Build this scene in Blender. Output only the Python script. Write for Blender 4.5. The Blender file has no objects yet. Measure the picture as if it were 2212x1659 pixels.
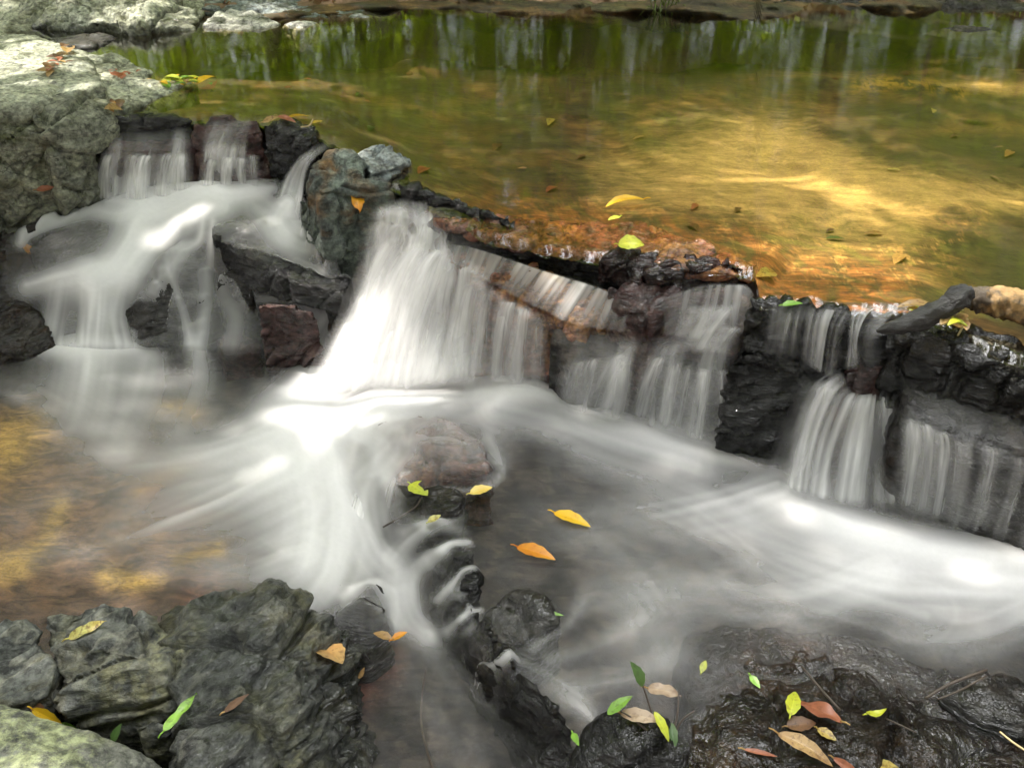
import bpy, bmesh, math, random
import numpy as np
from mathutils import Vector

random.seed(7)
rng = np.random.default_rng(7)
scene = bpy.context.scene
COL = scene.collection

# ------------------------------------------------------------------ camera
CAM_H, PITCH, FOC = 1.35, math.radians(35.0), 1916.0      # FOC in units of a 2212 px wide picture
CX, CY = 1106.0, 829.5
cam = bpy.data.cameras.new("camera"); cam_o = bpy.data.objects.new("camera", cam)
COL.objects.link(cam_o); scene.camera = cam_o
cam_o.location = (0, 0, CAM_H); cam_o.rotation_euler = (math.pi/2 - PITCH, 0, 0)
cam.sensor_width = 36.0; cam.lens = 36.0*FOC/2212.0
cam.clip_start = 0.02; cam.clip_end = 200.0

# ------------------------------------------------------------------ sky, sun, exposure
SUN = np.array([-0.52, 0.22, 0.80]); SUN /= np.linalg.norm(SUN)
w = bpy.data.worlds.new("World"); scene.world = w; w.use_nodes = True
nt = w.node_tree; nt.nodes.clear()
sky = nt.nodes.new("ShaderNodeTexSky"); sky.sky_type = 'NISHITA'; sky.sun_disc = False
sky.sun_elevation = math.asin(SUN[2]); sky.sun_rotation = math.atan2(SUN[0], SUN[1])
sky.dust_density = 3.0; sky.air_density = 1.0; sky.ozone_density = 0.6
hs = nt.nodes.new("ShaderNodeHueSaturation"); hs.inputs['Saturation'].default_value = 0.22
bg = nt.nodes.new("ShaderNodeBackground"); bg.inputs['Strength'].default_value = 0.15
wo = nt.nodes.new("ShaderNodeOutputWorld")
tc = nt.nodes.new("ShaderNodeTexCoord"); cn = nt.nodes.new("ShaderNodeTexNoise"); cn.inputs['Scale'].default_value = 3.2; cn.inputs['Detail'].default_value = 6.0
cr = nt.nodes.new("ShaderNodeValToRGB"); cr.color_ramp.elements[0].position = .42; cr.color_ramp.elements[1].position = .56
cm = nt.nodes.new("ShaderNodeMixRGB"); cm.inputs[2].default_value = (42.0, 42.0, 42.4, 1)      # unseen bright cloud patch added high in front so wet rock glints
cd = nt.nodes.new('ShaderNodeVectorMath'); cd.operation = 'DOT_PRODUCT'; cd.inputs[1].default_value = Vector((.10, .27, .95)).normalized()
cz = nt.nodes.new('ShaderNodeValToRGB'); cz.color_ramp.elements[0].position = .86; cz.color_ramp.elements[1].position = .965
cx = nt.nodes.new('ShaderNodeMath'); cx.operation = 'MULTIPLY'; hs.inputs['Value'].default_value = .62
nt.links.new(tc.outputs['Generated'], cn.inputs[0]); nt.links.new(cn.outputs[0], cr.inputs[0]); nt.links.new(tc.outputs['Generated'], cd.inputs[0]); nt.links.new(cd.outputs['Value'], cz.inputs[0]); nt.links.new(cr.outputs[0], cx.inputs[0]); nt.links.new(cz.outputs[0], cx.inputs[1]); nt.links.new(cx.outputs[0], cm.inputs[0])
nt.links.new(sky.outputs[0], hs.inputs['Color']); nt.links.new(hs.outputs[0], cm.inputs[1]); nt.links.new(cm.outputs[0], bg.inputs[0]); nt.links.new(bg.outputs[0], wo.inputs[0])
sl = bpy.data.lights.new("sun", 'SUN'); sl.energy = 3.0; sl.angle = math.radians(0.5); sl.color = (1.0, 0.95, 0.86)
so = bpy.data.objects.new("sun", sl); COL.objects.link(so)
so.rotation_euler = Vector(SUN).to_track_quat('Z', 'Y').to_euler(); so.location = Vector(SUN)*20
vs = scene.view_settings
vs.view_transform = 'Standard'; vs.look = 'None'; vs.gamma = 1.0; vs.exposure = 1.75
scene.render.engine = 'CYCLES'
cy = scene.cycles
cy.use_denoising = True; cy.denoising_prefilter = 'ACCURATE'; cy.transparent_max_bounces = 40; cy.max_bounces = 7; cy.diffuse_bounces = 3
cy.glossy_bounces = 3; cy.transmission_bounces = 4; cy.caustics_reflective = False; cy.caustics_refractive = False
cy.sample_clamp_indirect = 4.0
cy.use_adaptive_sampling = True; cy.adaptive_threshold = 0.02

# ------------------------------------------------------------------ numeric helpers
FWD = np.array([0, math.cos(PITCH), -math.sin(PITCH)]); UPV = np.array([0, math.sin(PITCH), math.cos(PITCH)])
def P(px, py, z):
    """world point at height z seen in direction (px, py) of the 2212x1659 picture"""
    px = np.asarray(px, float); py = np.asarray(py, float); z = np.asarray(z, float)
    a = (px-CX)/FOC; b = -(py-CY)/FOC
    dx = a; dy = FWD[1]+b*UPV[1]; dz = FWD[2]+b*UPV[2]
    t = (z-CAM_H)/np.minimum(dz, -0.02)
    return np.stack([dx*t, dy*t, z+0*t], -1)
def PD(px, py, Y):
    """world point on the same line of sight at distance Y along the stream"""
    b = -(py-CY)/FOC; dy = FWD[1]+b*UPV[1]; dz = FWD[2]+b*UPV[2]
    t = Y/dy; return np.array([(px-CX)/FOC*t, Y, CAM_H+dz*t])
def V(px, py, z): return Vector(P(px, py, z))

_p = np.random.default_rng(3).permutation(256); _p = np.concatenate([_p, _p, _p])
_g = np.random.default_rng(4).normal(size=(256, 3)); _g /= np.linalg.norm(_g, axis=1)[:, None]
def pn(x, y, z):
    x = np.asarray(x, float); y = np.asarray(y, float)+0*x; z = np.asarray(z, float)+0*x
    xi = np.floor(x).astype(int); yi = np.floor(y).astype(int); zi = np.floor(z).astype(int)
    fx, fy, fz = x-xi, y-yi, z-zi
    u, v, ww = [t*t*t*(t*(t*6-15)+10) for t in (fx, fy, fz)]
    out = 0
    for i in (0, 1):
        for j in (0, 1):
            for k in (0, 1):
                h = _p[_p[_p[(xi+i) & 255]+((yi+j) & 255)]+((zi+k) & 255)]
                g = _g[h]
                d = g[..., 0]*(fx-i)+g[..., 1]*(fy-j)+g[..., 2]*(fz-k)
                out = out+d*(u if i else 1-u)*(v if j else 1-v)*(ww if k else 1-ww)
    return out*1.4
def fbm(p, f, octv=4, gain=0.5, seed=0.0, ridged=False):
    a, s = 1.0, 0
    for o in range(octv):
        n = pn(p[..., 0]*f+seed*7.3+o*3.1, p[..., 1]*f+seed*3.7, p[..., 2]*f-seed*5.1)
        if ridged: n = 0.6-2*np.abs(n)
        s = s+a*n; f *= 2.03; a *= gain
    return s
def sst(a, b, x):
    t = np.clip((x-a)/(b-a), 0, 1); return t*t*(3-2*t)

def grid_mesh(name, G, keep=None, attrs=None, cols=None):
    """one mesh from an array of points (rows, cols, 3)"""
    R, C = G.shape[:2]
    idx = np.arange(R*C).reshape(R, C)
    q = np.stack([idx[:-1, :-1], idx[1:, :-1], idx[1:, 1:], idx[:-1, 1:]], -1).reshape(-1, 4)
    if keep is not None:
        q = q[keep.reshape(-1)[q].all(1)]
    used = np.unique(q); rm = np.full(R*C, -1); rm[used] = np.arange(len(used)); q = rm[q]
    co = G.reshape(-1, 3)[used]
    me = bpy.data.meshes.new(name)
    me.vertices.add(len(co)); me.vertices.foreach_set('co', co.astype(np.float32).ravel())
    me.loops.add(q.size); me.loops.foreach_set('vertex_index', q.astype(np.int32).ravel())
    me.polygons.add(len(q)); me.polygons.foreach_set('loop_start', np.arange(0, q.size, 4, dtype=np.int32))
    me.polygons.foreach_set('use_smooth', np.ones(len(q), bool))
    me.update(calc_edges=True)
    for k, a in (attrs or {}).items():
        at = me.attributes.new(k, 'FLOAT', 'POINT'); at.data.foreach_set('value', a.reshape(-1)[used].astype(np.float32))
    for k, a in (cols or {}).items():
        at = me.attributes.new(k, 'FLOAT_COLOR', 'POINT')
        a4 = np.concatenate([a.reshape(-1, 3)[used], np.ones((len(used), 1))], 1)
        at.data.foreach_set('color', a4.astype(np.float32).ravel())
    me.validate()
    return me
def link(name, me, mat=None, parent=None):
    o = bpy.data.objects.new(name, me); COL.objects.link(o)
    if mat is not None: me.materials.append(mat)
    if parent is not None: o.parent = parent
    return o
def tag(o, label, cat, group=None):
    o['label'] = label; o['category'] = cat
    if group: o['group'] = group
    return o
def struct(o, kind='structure'): o['kind'] = kind; return o

# ------------------------------------------------------------------ materials
class N:
    def __init__(s, name):
        s.m = bpy.data.materials.new(name); s.m.use_nodes = True; s.t = s.m.node_tree; s.t.nodes.clear()
        s.out = s.t.nodes.new('ShaderNodeOutputMaterial')
    def n(s, typ, **kw):
        nd = s.t.nodes.new('ShaderNode'+typ)
        for k, v in kw.items():
            if k[0] == '_': setattr(nd, k[1:], v)
            else: s.set(nd, k, v)
        return nd
    def set(s, nd, k, v):
        k = k.replace('__', ' ')
        sock = nd.inputs[int(k[1:])] if (k[0] == 'i' and k[1:].isdigit()) else nd.inputs[k]
        if hasattr(v, 'default_value') or hasattr(v, 'is_linked'): s.t.links.new(v, sock)
        else: sock.default_value = v
    def noise(s, vec, scale, detail=4, rough=.55, dist=0.0):
        return s.n('TexNoise', Vector=vec, Scale=scale, Detail=detail, Roughness=rough, Distortion=dist).outputs[0]
    def ramp(s, fac, stops, interp='LINEAR'):
        r = s.n('ValToRGB', Fac=fac); r.color_ramp.interpolation = interp
        e = r.color_ramp.elements
        while len(e) < len(stops): e.new(0.5)
        for k, (p, c) in enumerate(stops):
            e[k].position = p; e[k].color = (c, c, c, 1) if not hasattr(c, '__len__') else (*c, 1)
        return r.outputs[0]
    def mix(s, f, a, b, mode='MIX'):
        m = s.n('MixRGB', _blend_type=mode, Fac=f)
        for k, v in (('Color1', a), ('Color2', b)):
            s.set(m, k, (*v, 1) if isinstance(v, tuple) and len(v) == 3 else v)
        return m.outputs[0]
    def math(s, op, a, b=0.0, clamp=False):
        m = s.n('Math', _operation=op, _use_clamp=clamp); s.set(m, 'i0', a); s.set(m, 'i1', b); return m.outputs[0]
    def attr(s, name, out='Fac'): return s.n('Attribute', _attribute_name=name).outputs[out]
    def obj(s, scale=(1, 1, 1), rot=(0, 0, 0)):
        t = s.n('TexCoord').outputs['Object']
        return s.n('Mapping', Vector=t, Scale=scale, Rotation=rot).outputs[0]
    def done(s, sh): s.t.links.new(sh, s.out.inputs[0]); return s.m

def rock_mat(name, ca, cb, lichen=(.42, .42, .26), lich=0.5, spot=(.03, .03, .028), wetmul=0.3, stain=None, stain_amt=0.5,
             rough_dry=.75, rough_wet=.22, bump=1.0, rot=(0.3, 0.5, 0.4), vein=0.0, coat=1.0):
    s = N(name)
    v = s.obj(); vs_ = s.obj((1, 1, 4.5), rot)
    big = s.noise(v, 5, 5); mid = s.noise(vs_, 9, 7, .62, .4); fine = s.noise(v, 60, 6, .65)
    c = s.mix(s.ramp(mid, [(.32, 0.0), (.68, 1.0)]), ca, cb)
    c = s.mix(s.ramp(s.noise(v, 26, 8, .7), [(.52, 0.0), (.6, .8)]), c, spot)
    lm = s.math('MULTIPLY', s.ramp(big, [(.62-.32*lich, 0.0), (.72-.32*lich, 1.0)]), s.ramp(s.noise(v, 34, 8, .72), [(.42, 0.0), (.56, 1.0)]))
    c = s.mix(s.math('MULTIPLY', lm, .85), c, lichen)
    if stain:
        sm = s.ramp(s.noise(s.obj((1, 1, 1.5), (1, .2, .7)), 6.5, 6, .6, .5), [(.62-.3*stain_amt, 0.0), (.78-.3*stain_amt, 1.0)])
        c = s.mix(sm, c, stain)
    if vein:
        wv = s.n('TexWave', Vector=vs_, Scale=4.0, Distortion=7.0, Detail=4.0).outputs[1]
        c = s.mix(s.math('MULTIPLY', s.ramp(wv, [(.86, 0.0), (.97, 1.0)]), vein), c, (.34, .33, .27))
    wv_ = s.n('VectorMath', _operation='ADD', i0=s.obj((1, 1, 2.2), rot), i1=s.n('VectorMath', _operation='SCALE', i0=s.n('TexNoise', Vector=v, Scale=9.0, Detail=4.0).outputs[1], Scale=.16).outputs[0]).outputs[0]
    vo = s.n('TexVoronoi', Vector=wv_, Scale=8.0, _feature='DISTANCE_TO_EDGE').outputs[0]
    ck = s.math('MULTIPLY', s.ramp(vo, [(.0, 1.0), (.035, 0.0)]), s.ramp(s.noise(v, 6, 3), [(.45, 0.0), (.6, .8)]))
    c = s.mix(ck, c, spot)
    c = s.mix(s.ramp(fine, [(.36, 0.0), (.64, 1.0)]), s.mix(1.0, c, (.48, .48, .48), 'MULTIPLY'), s.mix(1.0, c, (1.45, 1.45, 1.42), 'MULTIPLY'))
    c = s.mix(s.ramp(s.noise(vs_, 48, 6, .7), [(.60, 0.0), (.68, .55)]), c, s.mix(1.0, c, (2.1, 2.1, 2.0), 'MULTIPLY'))
    wet = s.attr('wet')
    wn = s.math('MULTIPLY', wet, s.ramp(s.noise(v, 14, 5), [(.2, .75), (.5, 1.0)]), True)
    c = s.mix(wn, c, s.mix(1.0, c, (wetmul, wetmul, wetmul*.96), 'MULTIPLY'))
    r = s.math('ADD', s.math('MULTIPLY', wn, rough_wet-rough_dry), rough_dry)
    r = s.math('ADD', r, s.math('MULTIPLY', s.math('SUBTRACT', s.noise(v, 45, 4), .5), .25), True)
    b1 = s.n('Bump', Height=s.noise(vs_, 20, 9, .66, .3), Strength=.85*bump, Distance=.022).outputs[0]
    b2 = s.n('Bump', Height=s.noise(v, 70, 5, .65), Strength=.7*bump, Distance=.008, Normal=b1).outputs[0]
    p = s.n('BsdfPrincipled', Base__Color=c, Roughness=r, Normal=b2)
    s.set(p, 'Coat Weight', s.math('MULTIPLY', s.math('MULTIPLY', wn, coat), s.ramp(s.noise(v, 8, 5, .6), [(.36, .15), (.6, 1.0)]))); p.inputs['Coat Roughness'].default_value = .05; p.inputs['Coat IOR'].default_value = 1.52
    c1_ = s.n('Bump', Height=s.noise(vs_, 11, 2, .5, .4), Strength=.8, Distance=.03).outputs[0]
    c2_ = s.n('Bump', Height=s.noise(vs_, 55, 3, .6, .3), Strength=.9, Distance=.008, Normal=c1_).outputs[0]
    s.set(p, 'Coat Normal', c2_); s.set(p, 'Specular IOR Level', s.math('ADD', s.math('MULTIPLY', wn, -.38), .45))
    p.inputs['IOR'].default_value = 1.45
    return s.done(p.outputs[0])

M = {}
M['pale'] = rock_mat('pale_dry_rock', (.40, .41, .33), (.25, .27, .22), lichen=(.52, .52, .39), lich=.8, spot=(.07, .07, .06), vein=.3, stain=(.10, .10, .055), stain_amt=.35)
M['blue'] = rock_mat('blue_grey_rock', (.25, .28, .29), (.15, .18, .19), lichen=(.36, .38, .36), lich=.5, spot=(.07, .07, .07), vein=.3)
M['white'] = rock_mat('whitish_rock', (.50, .49, .44), (.33, .34, .31), lichen=(.62, .61, .54), lich=.7, spot=(.12, .11, .09))
M['green'] = rock_mat('grey_green_rock', (.125, .145, .13), (.06, .072, .068), lichen=(.20, .235, .20), lich=.5, spot=(.02, .02, .02), stain=(.15, .085, .035), stain_amt=.5)
M['olive'] = rock_mat('olive_grey_rock', (.28, .285, .22), (.155, .16, .13), lichen=(.36, .36, .26), lich=.6, spot=(.04, .04, .035), vein=.25, stain=(.08, .085, .04), stain_amt=.3)
M['lichen'] = rock_mat('lichen_rock', (.075, .08, .077), (.17, .175, .165), lichen=(.27, .26, .155), lich=.34, spot=(.02, .02, .022), vein=.35, wetmul=.2, stain=(.15, .13, .06), stain_amt=.25)
M['lichen2'] = rock_mat('spotted_lichen_rock', (.14, .14, .125), (.19, .19, .165), lichen=(.40, .43, .24), lich=.75, spot=(.05, .05, .05))
M['black'] = rock_mat('wet_black_rock', (.009, .0085, .009), (.026, .024, .024), lichen=(.04, .028, .016), lich=.2, spot=(.006, .006, .006), wetmul=.5, rough_wet=.2)
M['dark'] = rock_mat('wet_dark_rock', (.032, .029, .028), (.062, .054, .052), lichen=(.08, .055, .04), lich=.3, spot=(.012, .011, .011), wetmul=.48, rough_wet=.3)
M['purple'] = rock_mat('wet_purple_rock', (.12, .058, .056), (.05, .027, .028), lichen=(.20, .13, .11), lich=.3, spot=(.03, .02, .02), wetmul=.7, rough_wet=.3)
M['maroon'] = rock_mat('wet_maroon_rock', (.035, .014, .013), (.012, .007, .007), lichen=(.09, .03, .025), lich=.3, spot=(.006, .005, .005), wetmul=.9, rough_wet=.18)
M['redbrown'] = rock_mat('wet_red_brown_rock', (.15, .062, .042), (.07, .034, .027), lichen=(.20, .10, .05), lich=.35, spot=(.03, .018, .016), wetmul=.75, rough_wet=.25)
M['red'] = rock_mat('wet_red_rock', (.29, .105, .06), (.12, .048, .034), lichen=(.40, .19, .06), lich=.45, spot=(.035, .02, .018), wetmul=.8, rough_wet=.22)
M['slab'] = rock_mat('wet_brown_black_slab', (.014, .0095, .007), (.036, .025, .018), lichen=(.055, .028, .014), lich=.4, spot=(.007, .006, .006), wetmul=.55, rough_wet=.17, bump=1.25, stain=(.03, .014, .009), stain_amt=.25)

def silk_mat(name, gloss_rough=.2, gloss_mul=1.0, tint=(.95, .935, .94), fine=None):
    s = N(name)
    a = s.attr('foam')
    if fine:
        uv = s.n('CombineXYZ', X=s.attr('flow_across'), Y=s.attr('flow_along')).outputs[0]
        mp = s.n('Mapping', Vector=uv, Scale=(fine[0], fine[1], 1)).outputs[0]
        a = s.math('MULTIPLY', a, s.ramp(s.noise(mp, 1.0, 5, .6), [(.25, 1-fine[2]), (.7, 1+fine[2])]), True)
    d = s.n('BsdfDiffuse', Color=(*tint, 1)).outputs[0]
    tl = s.n('BsdfTranslucent', Color=(*tint, 1)).outputs[0]
    silk = s.n('MixShader', Fac=.35, i1=d, i2=tl).outputs[0]
    fr = s.n('Fresnel', IOR=1.33).outputs[0]
    gl = s.n('BsdfGlossy', Roughness=gloss_rough, Color=(1, 1, 1, 1)).outputs[0]
    tr = s.n('BsdfTransparent', Color=(1, 1, 1, 1)).outputs[0]
    clear = s.n('MixShader', Fac=s.math('MULTIPLY', fr, gloss_mul, True), i1=tr, i2=gl).outputs[0]
    return s.done(s.n('MixShader', Fac=a, i1=clear, i2=silk).outputs[0])
M['fall'] = silk_mat('falling_water', .3, .10, fine=(1, 1, .35))
M['silk'] = silk_mat('silky_water', .3, .4)

def pool_mat():
    s = N('clear_pool_water')
    v = s.obj()
    rip = s.noise(s.obj((1.0, 4.5, 1), (0, 0, .12)), 7, 4, .55, .6)
    rip2 = s.noise(s.obj((1.5, 7, 1), (0, 0, -.2)), 22, 3, .5)
    calm = s.ramp(s.noise(v, 1.3, 2), [(.35, .25), (.7, 1.0)])
    b = s.n('Bump', Height=rip, Strength=s.math('MULTIPLY', calm, .012), Distance=.03).outputs[0]
    b = s.n('Bump', Height=rip2, Strength=s.math('MULTIPLY', calm, .045), Distance=.008, Normal=b).outputs[0]
    fr = s.n('Fresnel', IOR=1.33, Normal=b).outputs[0]
    gl = s.n('BsdfGlossy', Roughness=.008, Color=(1, 1, 1, 1), Normal=b).outputs[0]
    tr = s.n('BsdfTransparent', Color=(.97, .90, .72, 1)).outputs[0]
    return s.done(s.n('MixShader', Fac=s.math('MULTIPLY', fr, 1.45, True), i1=tr, i2=gl).outputs[0])
M['pool'] = pool_mat()

def bed_mat(name, rough=.8, bump=.5):
    s = N(name)
    v = s.obj()
    c = s.attr('tint', 'Color')
    st = s.obj((1, 2.6, 1), (0, 0, .15))
    c0 = c; lum = s.ramp(s.n('RGBToBW', Color=c).outputs[0], [(.12, 0.0), (.34, .6)])
    c = s.mix(s.ramp(s.noise(st, 13, 9, .68, .8), [(.40, 0.0), (.60, 1.0)]), s.mix(1.0, c, (.48, .47, .44), 'MULTIPLY'), s.mix(1.0, c, (1.4, 1.38, 1.3), 'MULTIPLY'))
    c = s.mix(s.math('MULTIPLY', s.ramp(s.noise(s.obj((1, 3.5, 1), (0, 0, -.35)), 34, 6, .7, 1.5), [(.56, 0.0), (.64, 1.0)]), .4), c, s.mix(1.0, c, (1.7, 1.6, 1.35), 'MULTIPLY'))
    c = s.mix(lum, c, c0)
    c = s.mix(s.math('MULTIPLY', s.ramp(s.noise(st, 110, 3, .6, .4), [(.56, 0.0), (.62, 1.0)]), .6), c, s.mix(1.0, c, (.45, .42, .38), 'MULTIPLY'))
    c = s.mix(s.math('MULTIPLY', s.ramp(s.noise(st, 75, 4, .7, 1.0), [(.60, 0.0), (.66, 1.0)]), .5), c, s.mix(1.0, c, (1.8, 1.7, 1.5), 'MULTIPLY'))
    c = s.mix(s.noise(v, 90, 5, .7), s.mix(1.0, c, (.6, .6, .6), 'MULTIPLY'), s.mix(1.0, c, (1.4, 1.4, 1.35), 'MULTIPLY'))
    b = s.n('Bump', Height=s.noise(v, 40, 6, .65), Strength=bump, Distance=.012).outputs[0]
    return s.done(s.n('BsdfPrincipled', Base__Color=c, Roughness=rough, Normal=b).outputs[0])
M['bed'] = bed_mat('stream_bed_silt')

def leaf_mat(name, c1, c2, spot=(.06, .03, .01), spots=.3, rough=.4):
    s = N(name)
    v = s.obj()
    c = s.mix(s.ramp(s.noise(v, 22, 3), [(.35, 0.0), (.65, 1.0)]), c1, c2)
    c = s.mix(s.math('MULTIPLY', s.ramp(s.noise(v, 120, 4, .7), [(.58-.12*spots, 0.0), (.66-.1*spots, 1.0)]), spots*1.3, True), c, spot)
    ac = s.attr('across')
    rib = s.ramp(s.math('ABSOLUTE', ac), [(.0, 1.0), (.09, 0.0)])
    c = s.mix(s.math('MULTIPLY', rib, .45), c, s.mix(1.0, c, (1.5, 1.5, 1.3), 'MULTIPLY'))
    d = s.n('BsdfPrincipled', Base__Color=c, Roughness=rough).outputs[0]
    t = s.n('BsdfTranslucent', Color=c).outputs[0]
    return s.done(s.n('MixShader', Fac=.3, i1=d, i2=t).outputs[0])
LM = {
 'yellow': leaf_mat('yellow_leaf', (.78, .50, .02), (.70, .40, .015), (.35, .12, .01), .2),
 'orange': leaf_mat('orange_leaf', (.75, .36, .02), (.60, .20, .015), (.30, .08, .01), .25),
 'lemon': leaf_mat('lemon_green_leaf', (.55, .56, .04), (.40, .48, .05), (.15, .10, .02), .35),
 'pale': leaf_mat('pale_yellow_leaf', (.78, .62, .16), (.72, .50, .10), (.4, .2, .03), .15),
 'green': leaf_mat('green_leaf', (.22, .40, .05), (.16, .32, .05), (.06, .08, .02), .45),
 'deep': leaf_mat('deep_green_leaf', (.06, .12, .03), (.09, .17, .04), (.03, .04, .015), .3),
 'mottled': leaf_mat('mottled_yellow_leaf', (.52, .50, .14), (.48, .32, .08), (.12, .05, .015), .6),
 'tan': leaf_mat('tan_leaf', (.45, .30, .12), (.36, .20, .07), (.14, .07, .03), .5),
 'brown': leaf_mat('brown_leaf', (.20, .10, .05), (.13, .07, .04), (.05, .03, .02), .5),
 'rust': leaf_mat('rust_red_leaf', (.40, .14, .07), (.30, .10, .05), (.18, .06, .03), .4),
 'beige': leaf_mat('beige_leaf', (.50, .38, .27), (.40, .28, .19), (.2, .12, .08), .4),
}
def flat_mat(name, c, rough=.7, nscale=30, var=.5, bump=.4, stretch=(1, 1, 1)):
    s = N(name); v = s.obj(stretch)
    n = s.noise(v, nscale, 6, .65)
    cc = s.mix(n, tuple(x*(1-var) for x in c), tuple(x*(1+var) for x in c))
    b = s.n('Bump', Height=n, Strength=bump, Distance=.01).outputs[0]
    return s.done(s.n('BsdfPrincipled', Base__Color=cc, Roughness=rough, Normal=b).outputs[0])
M['bark'] = flat_mat('charred_bark', (.024, .022, .021), .55, 60, .9, 1.0, (.35, 1, 1))
def wood_mat():
    s = N('weathered_driftwood'); v = s.obj((1, 1, 1)); lg = s.obj((.25, 1, 1), (0, 0, .55))
    g = s.noise(lg, 70, 7, .7, .4)
    c = s.mix(g, (.10, .055, .022), (.50, .31, .12))
    c = s.mix(s.ramp(s.noise(v, 17, 5, .65), [(.44, 0.0), (.56, .92)]), c, (.035, .028, .022))
    b = s.n('Bump', Height=g, Strength=.9, Distance=.006).outputs[0]
    return s.done(s.n('BsdfPrincipled', Base__Color=c, Roughness=.65, Normal=b).outputs[0])
M['wood'] = wood_mat()
M['trunk'] = flat_mat('tree_bark', (.36, .33, .26), .85, 14, .5, .8)
M['twig'] = flat_mat('twig_brown', (.05, .035, .025), .5, 60, .5, .3)
M['straw'] = flat_mat('dry_straw', (.42, .32, .16), .6, 60, .4, .2)
M['hill'] = flat_mat('undergrowth', (.030, .036, .014), .9, 6, .8, 1.0)
M['soil'] = flat_mat('leaf_litter_soil', (.19, .12, .075), .9, 45, .7, 1.0)
def foliage_mat(name, c):
    s = N(name)
    r = s.n('ObjectInfo').outputs['Random']
    n = s.noise(s.obj(), 2.2, 4)
    cc = s.mix(n, tuple(x*.5 for x in c), tuple(x*1.5 for x in c))
    d = s.n('BsdfPrincipled', Base__Color=cc, Roughness=.5).outputs[0]
    t = s.n('BsdfTranslucent', Color=s.mix(1.0, cc, (1.6, 1.7, .7), 'MULTIPLY')).outputs[0]
    return s.done(s.n('MixShader', Fac=.4, i1=d, i2=t).outputs[0])
M['fol1'] = foliage_mat('tree_leaves', (.21, .28, .04))
M['fol2'] = foliage_mat('bright_tree_leaves', (.42, .52, .05))
M['fol3'] = foliage_mat('dark_tree_leaves', (.11, .15, .03))

# ------------------------------------------------------------------ rocks
def voxel_union(hulls, voxel):
    bm = bmesh.new()
    for pts in hulls:
        vv = [bm.verts.new(p) for p in pts]
        r = bmesh.ops.convex_hull(bm, input=vv)
        bad = [g for g in set(r['geom_interior']+r['geom_unused']) if isinstance(g, bmesh.types.BMVert) and g.is_valid]
        if bad: bmesh.ops.delete(bm, geom=bad, context='VERTS')
    bmesh.ops.recalc_face_normals(bm, faces=bm.faces)
    me = bpy.data.meshes.new('tmp'); bm.to_mesh(me); bm.free()
    o = bpy.data.objects.new('tmp', me); COL.objects.link(o)
    md = o.modifiers.new('r', 'REMESH'); md.mode = 'VOXEL'; md.voxel_size = voxel
    dg = bpy.context.evaluated_depsgraph_get(); dg.update()
    out = bpy.data.meshes.new_from_object(o.evaluated_get(dg))
    bpy.data.objects.remove(o); bpy.data.meshes.remove(me)
    return out
def smooth_co(me, co, it):
    e = np.empty(len(me.edges)*2, np.int32); me.edges.foreach_get('vertices', e); e = e.reshape(-1, 2)
    n = len(co); deg = np.bincount(e.ravel(), minlength=n).astype(float)[:, None]; deg[deg == 0] = 1
    for _ in range(it):
        s = np.stack([np.bincount(e[:, 0], co[e[:, 1], k], n)+np.bincount(e[:, 1], co[e[:, 0], k], n) for k in range(3)], -1)
        co = co*.4+.6*s/deg
    return co
def rotm(ax, ay, az):
    cx, sx, cy_, sy, cz, sz = math.cos(ax), math.sin(ax), math.cos(ay), math.sin(ay), math.cos(az), math.sin(az)
    return np.array([[cz, -sz, 0], [sz, cz, 0], [0, 0, 1]]) @ np.array([[cy_, 0, sy], [0, 1, 0], [-sy, 0, cy_]]) @ np.array([[1, 0, 0], [0, cx, -sx], [0, sx, cx]])
ROCKS = [0]
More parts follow.
